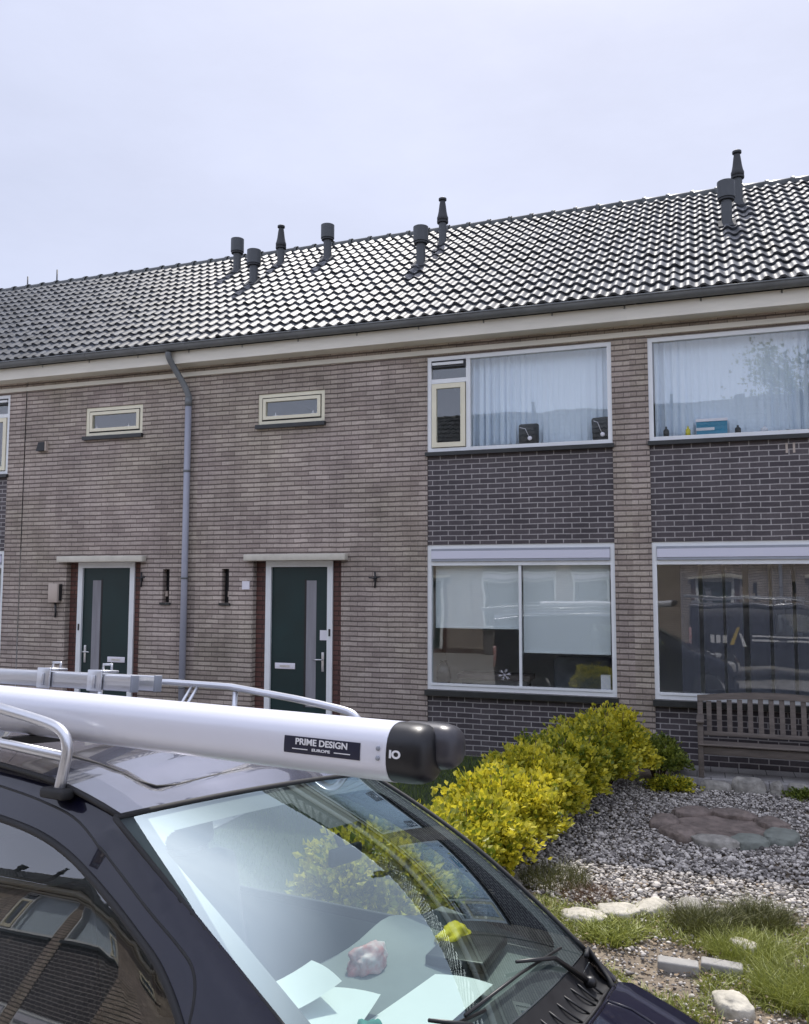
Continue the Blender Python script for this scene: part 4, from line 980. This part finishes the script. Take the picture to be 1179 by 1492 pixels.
# cabin
ds = MB()
def dash_pt(u, v):
    vv = v*2-1; x = .93-.62*u-.02*(1-vv*vv)*0+.05*(1-vv*vv)*(1-u); z = -.56+.075*u-.02*(1-vv*vv)*(u < .2)
    z += .05*math.exp(-((vv-.45)/.22)**2)*max(0, (u-.45)/.55)
    return (x, vv*.74*(1-.06*(1-u)), z+ZR)
ds.grid(dash_pt, 16, 30); ds.grid(lambda u, v: (dash_pt(1, v)[0]-.06*u, dash_pt(1, v)[1], dash_pt(1, v)[2]-.55*u), 4, 30); ds.build('dashboard', M_['dash'], van)
MB().grid(lambda u, v: (-.95, (v*2-1)*.80*(1-.22*u), ZR-1.35+1.40*u), 4, 4).grid(lambda u, v: (-.95+1.9*u, (v*2-1)*.82, ZR-1.36), 4, 4).grid(lambda u, v: (-.95+.9*u, (v*2-1)*.60, ZR+.03-.03*u), 4, 4).build('cabin_lining', M_['liner'], van)
for sy in (-.38, .38):
    st = MB(); st.rbox(-.55, .0, sy-.25, sy+.25, ZR-1.05, ZR-.88, .06); M = Matrix.Translation((-.55, sy, ZR-.92)) @ Matrix.Rotation(-.25, 4, 'Y'); st.rbox(-.10, .05, -.23, .23, 0, .58, .06, 0, M); st.rbox(-.07, .03, -.12, .12, .60, .78, .04, 0, M)
    st.build('seat', M_['seat'], van)
sw = MB(); Ms = Matrix.Translation((.22, .36, ZR-.62)) @ Matrix.Rotation(-1.0, 4, 'Y'); sw.tube([Ms @ Vector((.19*math.cos(a), .19*math.sin(a), 0)) for a in np.linspace(0, 2*PI, 28)[:-1]], .016, 8, closed=True); sw.tube([Ms @ Vector((-.18, 0, 0)), Ms @ Vector((.18, 0, 0))], .02, 8); sw.build('steering_wheel', M_['black'], van)
mm = MB(); mm.rbox(.235, .26, .06, .24, ZR-.23, ZR-.17, .01); mm.tube([(.235, .15, ZR-.18), (.205, .15, ZR-.14)], .012, 8); mm.build('rear_view_mirror', M_['black'], van)
# wheels
for wxx in (1.30, -2.25):
    for sg in (-1, 1):
        Mw = Matrix.Translation((wxx, sg*.76, .31)) @ Matrix.Rotation(PI/2, 4, 'X')
        tw = MB(); tw.lathe([(.20, -.10), (.29, -.10), (.31, -.08), (.315, 0), (.31, .08), (.29, .10), (.20, .10)], 32, 0, Mw); wo = tw.build('wheel', M_['rubber'], van)
        rm = MB(); rm.lathe([(.02, -.09*1), (.19, -.085), (.205, -.06), (.205, .06), (.19, .085), (.02, .09)], 32, 0, Mw); rm.build('rim', M_['alu'], wo)
for sg in (-1, 1):
    hl = MB(); hl.rbox(1.80, 1.93, min(sg*.42, sg*.68), max(sg*.42, sg*.68), ZR-1.06, ZR-.90, .03); hl.build('headlight', M_['amber'], van, auto=40)
    tl = MB(); tl.rbox(-3.09, -3.02, min(sg*.70, sg*.80), max(sg*.70, sg*.80), ZR-.9, ZR-.45, .015); tl.build('tail_light', M_['redcloth'], van)
MB().box(1.90, 1.975, -.45, .45, ZR-1.20, ZR-1.04).build('grille', M_['black'], van); MB().rbox(1.84, 1.97, -.70, .70, ZR-1.46, ZR-1.26, .03).build('bumper', M_['vplastic'], van)
# roof rack
rack = MB()
def rail(y, dx, zo):
    P = [(-3.0, .285), (-1.39, .325), (-.98, .318), (-.588, .280), (-.441, .262), (-.318, .244), (-.262, .225), (-.236, .195), (-.232, .16), (-.243, .10), (-.252, .058)]
    return [(x+dx, y, z+zo+ZR) for x, z in P[:4]]+[tuple(q) for q in smoothline([(x+dx, y, z+zo+ZR) for x, z in P[4:]], 4)]
rk = MB(); rk.tube(rail(-.66, 0, 0), .0165, 10); rko = rk.build('roof_rack', M_['alu'], van)
MB().tube(rail(.68, .16, .004), .0165, 10).build('rail', M_['alu'], rko)
MB().tube([(-3.0, -.655, ZR+.185), (-.6, -.655, ZR+.172), (-.25, -.655, ZR+.152)], .0155, 10).build('rail', M_['alu'], rko)
MB().tube([(-3.0, .675, ZR+.185), (-.6, .675, ZR+.18), (-.10, .675, ZR+.152)], .0145, 10).build('rail', M_['alu'], rko)
for y, dx in ((-.66, 0), (.68, .16)):
    for x in (-.95, -1.9, -2.9): MB().tube([(x+dx, y, ZR+.30), (x+dx+.01, y*.985, ZR+zd(x)+.0)], .013, 8).build('strut', M_['alu'], rko)
    MB().rbox(-.31+dx, -.20+dx, y-.03 if y < 0 else y-.02, y+.02 if y < 0 else y+.03, ZR+.03, ZR+.062, .01).build('foot', M_['rubber'], rko)
for q in ((-1.20, .63, 0), (-1.16, .63, 0)): MB().tube([(q[0]+.13, .675, ZR+.315), (q[0]+.06, .60, ZR+.12)], .008, 8).build('strut', M_['alu'], rko)
for x in (-.55, -1.5, -2.5): MB().box(x-.02, x+.02, -.655, .675, ZR+.165, ZR+.19).build('cross_bar', M_['vplastic'], rko)
for x in (-1.36, -1.74):
    c = MB(); c.rbox(x-.05, x+.05, .325, .335, ZR+.285, ZR+.385, .004); c.rbox(x-.05, x+.05, .3355, .43, ZR+.372, ZR+.384, .004); c.rbox(x-.012, x+.012, .318, .3245, ZR+.30, ZR+.36, .002); c.tube([(x-.03, .40, ZR+.384), (x-.03, .40, ZR+.41), (x+.03, .40, ZR+.41), (x+.03, .40, ZR+.384)], .007, 6)
    c.build('ladder_clamp', M_['alu'], rko)

# things in the van frame get the van's own transform
VW = van.matrix_world.copy()
def onvan(name, loc, label, cat, group=None):
    e = empty(name, label=label, cat=cat, group=group); e.matrix_world = VW @ Matrix.Translation(loc); return e
# carrier tube
TR = .076
t = onvan('carrier_tube', (0, 0, 0), 'long silver pipe carrier tube with black end cap on the van rack', 'carrier tube')
t.matrix_world = VW @ Matrix.Translation((.853, -.484, ZR+.239)) @ Matrix.Rotation(.031, 4, 'Z') @ Matrix.Rotation(.018, 4, 'Y')
def sq(a, r, e=.62):     # rounded-square section
    c, s = math.cos(a), math.sin(a); k = r/((abs(c)**(2/e)+abs(s)**(2/e))**(e/2)); return c*k, s*k
def section(x, r, n=40, e=.80): return [(x, *sq(2*PI*k/n, r, e)) for k in range(n)]
def loft(mb, secs, mi=0):
    n = len(secs[0]); vs = [p for s in secs for p in s]
    fs = [(i*n+k, i*n+(k+1) % n, (i+1)*n+(k+1) % n, (i+1)*n+k) for i in range(len(secs)-1) for k in range(n)]
    fs += [tuple(range(n))[::-1], tuple(range((len(secs)-1)*n, len(secs)*n))]; mb.add(vs, fs, mi, True)
b = MB(); loft(b, [section(x, TR) for x in (-2.85, -2.2, -1.5, -.75, -.2, .0)]); b.build('tube', M_['silver'], t, auto=50)
b = MB(); loft(b, [section(x, r) for x, r in ((.0005, TR*.985), (.045, TR*.985), (.070, TR*.96), (.088, TR*.87), (.100, TR*.66), (.105, TR*.25))]); b.build('end_cap', M_['cap'], t, auto=50)
b = MB(); vs = []
loft(b, [[(x, y+.050, z+.018) for x, y, z in section(x, r)] for x, r in ((.0005, TR*.76), (.100, TR*.76), (.124, TR*.70), (.140, TR*.54), (.146, TR*.2))]); b.build('cap_lid', M_['capgrey'], t, auto=50)
def sticker_pt(u, v, off): 
    x = -.317+.242*u; a = PI+(.28-.56*v)+.02; y, z = sq(a, TR+off, .80); return (x, y, z)
b = MB(); b.grid(lambda u, v: sticker_pt(u, v, .0012), 20, 8); stk = b.build('sticker', M_['navyplate'], t)
def text(body, size, loc, parent, m, name, stretch=1.0, rot=(PI/2, 0, 0), bold=.0):
    cu = bpy.data.curves.new(name, 'FONT'); cu.body = body; cu.size = size; cu.align_x = 'CENTER'; cu.align_y = 'CENTER'; cu.offset = bold; cu.extrude = .0004
    o = bpy.data.objects.new(name, cu); link(o); dg = bpy.context.evaluated_depsgraph_get(); me = bpy.data.meshes.new_from_object(o.evaluated_get(dg)); bpy.data.objects.remove(o)
    me.materials.clear(); me.materials.append(m); q = bpy.data.objects.new(name, me); link(q, parent); q.location = loc; q.rotation_euler = rot; q.scale = (stretch, 1, 1); return q
yf = -(TR+.0025)
text('PRIME DESIGN', .0225, (-.196, yf+.0004, .0070), stk, M_['lettering'], 'lettering', 1.16, bold=.0006)
text('EUROPE', .0095, (-.196, yf+.0008, -.0112), stk, M_['lettering'], 'lettering', 1.7, bold=.0003)
b = MB(); b.box(-.288, -.238, yf-.0003, yf+.0006, -.0125, -.0102); b.box(-.154, -.104, yf-.0003, yf+.0006, -.0125, -.0102); b.build('sticker_line', M_['lettering'], stk)
b = MB(); 
for z in (.012, -.012): b.lathe([(.006, 0), (.006, .004), (.003, .006)], 10, 0, Matrix.Translation((-.022, -TR+.001, z)) @ Matrix.Rotation(PI/2, 4, 'X'))
b.build('rivet', M_['shutgrey'], t)
text('IO', .026, (.026, -TR*.985-.0012, .0), t, M_['lettering'], 'lettering', 1.2, bold=.0012)
# ladder on the far side
t = onvan('ladder', (0, 0, ZR), 'aluminium ladder clamped on the far side of the van rack, left edge', 'ladder')
for y in (.36, .50):
    b = MB(); b.rbox(-3.3, -1.12, y-.02, y+.02, .292, .364, .004); b.box(-3.3, -1.121, y-.0215, y-.0195, .318, .338); b.build('side_rail', M_['alu'], t)
    MB().rbox(-1.125, -1.112, y-.022, y+.022, .289, .367, .004).build('end_plug', M_['shutgrey'], t)
for i in range(8): MB().tube([(-1.3-i*.27, .375, .33), (-1.3-i*.27, .485, .33)], .014, 8).build('rung', M_['alu'], t)
# papers and bits on the dashboard
def dz(x): u = (.93-x)/.62; return -.56+.075*u+ZR
def paper(x, y, w, l, a, lift, lab):
    t = MB(); M = Matrix.Rotation(a, 4, 'Z'); t.grid(lambda u, v: M @ Vector(((u-.5)*w, (v-.5)*l, .012*math.sin(u*2.5)*v+lift*v*v+.003)), 8, 8)
    e = t.build('paper', M_['paper']); e.matrix_world = VW @ Matrix.Translation((x, y, dz(x)+.012)); props(e, lab, 'paper', 'papers on the dashboard')
paper(.56, -.36, .21, .30, .25, .02, 'large white sheet of paper on the dashboard, nearest the near window')
paper(.42, -.36, .21, .24, -.5, .06, 'curled white sheet behind the large paper on the dashboard')
paper(.72, -.05, .20, .42, .05, .004, 'long pale sheet along the windscreen foot on the dashboard')
def lump(name, x, y, sx, sy, sz, m, lab, cat, seed):
    bm = bmesh.new(); bmesh.ops.create_icosphere(bm, subdivisions=4, radius=1)
    for v in bm.verts: c = v.co.copy(); v.co = Vector((c.x*sx, c.y*sy, max(-.4, c.z)*sz))*(1+.35*noise.noise(c*1.7+Vector((seed, 0, 0)))+.16*noise.noise(c*4.5+Vector((0, seed, 0))))
    b = MB(); b.from_bm(bm, 0, None, True); o = b.build(name, m); o.matrix_world = VW @ Matrix.Translation((x, y, dz(x)+sz*.45)); props(o, lab, cat)
lump('plastic_bag', .43, .03, .055, .085, .05, M_['redcloth'], 'crumpled red and white bag on the dashboard', 'bag', 3)
lump('work_glove', .53, .42, .05, .10, .045, M_['yellowcloth'], 'crumpled yellow work glove on the far side of the dashboard', 'glove', 5)
lump('cloth', .70, -.36, .045, .05, .04, M_['greencloth'], 'crumpled teal green cloth on the dashboard at the bottom edge', 'cloth', 8)
t = MB(); t.rbox(-.10, .10, -.16, .16, 0, .035, .008); o = t.build('binder', M_['black']); o.matrix_world = VW @ Matrix.Translation((.62, .36, dz(.62)+.012)) @ Matrix.Rotation(.2, 4, 'Z'); props(o, 'flat black binder beside the yellow glove on the dashboard', 'binder')

# second van of the same firm, behind the camera: its side shows in the window behind the bench
v2 = copy_tree(van); v2.parent = None
v2.matrix_world = Matrix.Translation((2.65, -13.05, -.132))
v2['label'] = 'dark work van with ladders mirrored in the window behind the bench'
lg = MB(); y = .893
lg.add([(-1.93, y, ZR-.40), (-1.87, y, ZR-.40), (-1.98, y, ZR-.86), (-2.08, y, ZR-.86)], [(0, 1, 2, 3)], 0)
lg.add([(-1.89, y, ZR-.56), (-1.83, y, ZR-.60), (-1.70, y, ZR-.90), (-1.79, y, ZR-.90)], [(0, 1, 2, 3)], 1)
for i in range(3): lg.box(-2.58+i*.16, -2.47+i*.16, y, y+.002, ZR-.82, ZR-.62, 1)
for z in (.64, .74): lg.box(-1.58, -.25, y, y+.002, ZR-z-.045, ZR-z, 1)
lg.build('lettering', [M_['yellowpaint'], M_['lettering']], v2)
lb = empty('ladder', label='ladder lying on the mirrored van in the window behind the bench', cat='ladder'); lb.matrix_world = v2.matrix_world @ Matrix.Translation((0, 0, ZR))
for y in (.20, .52): MB().rbox(-3.2, -.3, y-.02, y+.02, .31, .375, .004).build('side_rail', M_['alu'], lb)
for i in range(10): MB().tube([(-.5-i*.27, .22, .345), (-.5-i*.27, .5, .345)], .014, 8).build('rung', M_['alu'], lb)

# ------------------------------------------------------------------ light, sky, camera
EL, AZ = R(59), R(-6.5)      # azimuth from +Y towards +X
sd = Vector((math.sin(AZ)*math.cos(EL), math.cos(AZ)*math.cos(EL), math.sin(EL)))
sun = bpy.data.lights.new('sun', 'SUN'); sun.energy = 4.0; sun.angle = R(.5); sun.color = (1, .95, .87)
so = bpy.data.objects.new('sun', sun); link(so); so.rotation_euler = (-sd).to_track_quat('-Z', 'Y').to_euler(); so.location = (0, 0, 30)
W = bpy.data.worlds.new('World'); S.world = W; W.use_nodes = True; nt = W.node_tree; nt.nodes.clear()
out = nt.nodes.new('ShaderNodeOutputWorld'); bg = nt.nodes.new('ShaderNodeBackground'); bg.inputs[1].default_value = .125
sk = nt.nodes.new('ShaderNodeTexSky'); sk.sky_type = 'NISHITA'; sk.sun_disc = False; sk.sun_elevation = EL; sk.sun_rotation = AZ; sk.dust_density = 3.0; sk.air_density = 1.0; sk.ozone_density = 1.0; sk.altitude = 0
tc = N(nt, 'ShaderNodeTexCoord'); mp = N(nt, 'ShaderNodeMapping'); mp.inputs['Scale'].default_value = (1, 1, 2.6); L(nt, tc.outputs['Generated'], mp.inputs[0])
nz = N(nt, 'ShaderNodeTexNoise', Scale=2.2, Detail=6, Roughness=.55); L(nt, mp.outputs[0], nz.inputs['Vector'])
mr = N(nt, 'ShaderNodeMapRange'); mr.inputs[1].default_value = .35; mr.inputs[2].default_value = .7; mr.inputs[3].default_value = .74; mr.inputs[4].default_value = .92; L(nt, nz.outputs[0], mr.inputs[0])
mx = N(nt, 'ShaderNodeMix', data_type='RGBA'); L(nt, mr.outputs[0], mx.inputs[0]); L(nt, sk.outputs[0], mx.inputs[6]); mx.inputs[7].default_value = (5.5, 5.85, 7.35, 1)
nrm = N(nt, 'ShaderNodeVectorMath', operation='NORMALIZE'); L(nt, tc.outputs['Generated'], nrm.inputs[0])
# northern sky brightened as added fill, and the sun's aureole in the haze
sx = N(nt, 'ShaderNodeSeparateXYZ'); L(nt, nrm.outputs[0], sx.inputs[0])
nb = N(nt, 'ShaderNodeMapRange', interpolation_type='SMOOTHSTEP'); nb.inputs[1].default_value = .35; nb.inputs[2].default_value = -.55; nb.inputs[3].default_value = 1; nb.inputs[4].default_value = 1.75; L(nt, sx.outputs[1], nb.inputs[0])
dt = N(nt, 'ShaderNodeVectorMath', operation='DOT_PRODUCT'); L(nt, nrm.outputs[0], dt.inputs[0]); dt.inputs[1].default_value = sd[:]
ac = N(nt, 'ShaderNodeMath', operation='ARCCOSINE'); L(nt, dt.outputs['Value'], ac.inputs[0])
a2 = N(nt, 'ShaderNodeMath', operation='DIVIDE'); L(nt, ac.outputs[0], a2.inputs[0]); a2.inputs[1].default_value = R(17)
a3 = N(nt, 'ShaderNodeMath', operation='POWER'); L(nt, a2.outputs[0], a3.inputs[0]); a3.inputs[1].default_value = 4
a4 = N(nt, 'ShaderNodeMath', operation='MULTIPLY'); L(nt, a3.outputs[0], a4.inputs[0]); a4.inputs[1].default_value = -1
a5 = N(nt, 'ShaderNodeMath', operation='EXPONENT'); L(nt, a4.outputs[0], a5.inputs[0])
a6 = N(nt, 'ShaderNodeMath', operation='MULTIPLY_ADD'); L(nt, a5.outputs[0], a6.inputs[0]); a6.inputs[1].default_value = 2.7; L(nt, nb.outputs[0], a6.inputs[2])
cn = N(nt, 'ShaderNodeTexNoise', Scale=1.6, Detail=7, Roughness=.6); L(nt, mp.outputs[0], cn.inputs['Vector'])
cr = N(nt, 'ShaderNodeMapRange'); cr.inputs[1].default_value = .35; cr.inputs[2].default_value = .68; cr.inputs[3].default_value = .93; cr.inputs[4].default_value = 1.06; L(nt, cn.outputs[0], cr.inputs[0])
a7 = N(nt, 'ShaderNodeMath', operation='MULTIPLY'); L(nt, a6.outputs[0], a7.inputs[0]); L(nt, cr.outputs[0], a7.inputs[1])
sc_ = N(nt, 'ShaderNodeVectorMath', operation='SCALE'); L(nt, mx.outputs[2], sc_.inputs[0]); L(nt, a7.outputs[0], sc_.inputs['Scale'])
L(nt, sc_.outputs[0], bg.inputs[0]); L(nt, bg.outputs[0], out.inputs[0])

cam = bpy.data.cameras.new('camera'); co = bpy.data.objects.new('camera', cam); link(co); S.camera = co
cam.sensor_fit = 'HORIZONTAL'; cam.sensor_width = 36; cam.lens = 36*1250/1179; cam.clip_end = 2000; cam.clip_start = .05
yaw, pit, rol = R(19.3), R(4.8), R(.12)
f = Vector((-math.sin(yaw)*math.cos(pit), math.cos(yaw)*math.cos(pit), math.sin(pit))); r = Vector((math.cos(yaw), math.sin(yaw), 0)); u = r.cross(f)
r2 = r*math.cos(rol)+u*math.sin(rol); u2 = -r*math.sin(rol)+u*math.cos(rol)
co.matrix_world = Matrix((( r2.x, u2.x, -f.x, 0), (r2.y, u2.y, -f.y, -11.0443), (r2.z, u2.z, -f.z, 2.233), (0, 0, 0, 1)))
S.view_settings.view_transform = 'Standard'; S.view_settings.look = 'None'; S.view_settings.exposure = .1; S.view_settings.gamma = 1
S.cycles.max_bounces = 8; S.cycles.transparent_max_bounces = 16; S.cycles.glossy_bounces = 5; S.cycles.diffuse_bounces = 3
S.cycles.caustics_reflective = False; S.cycles.caustics_refractive = False; S.cycles.use_denoising = True
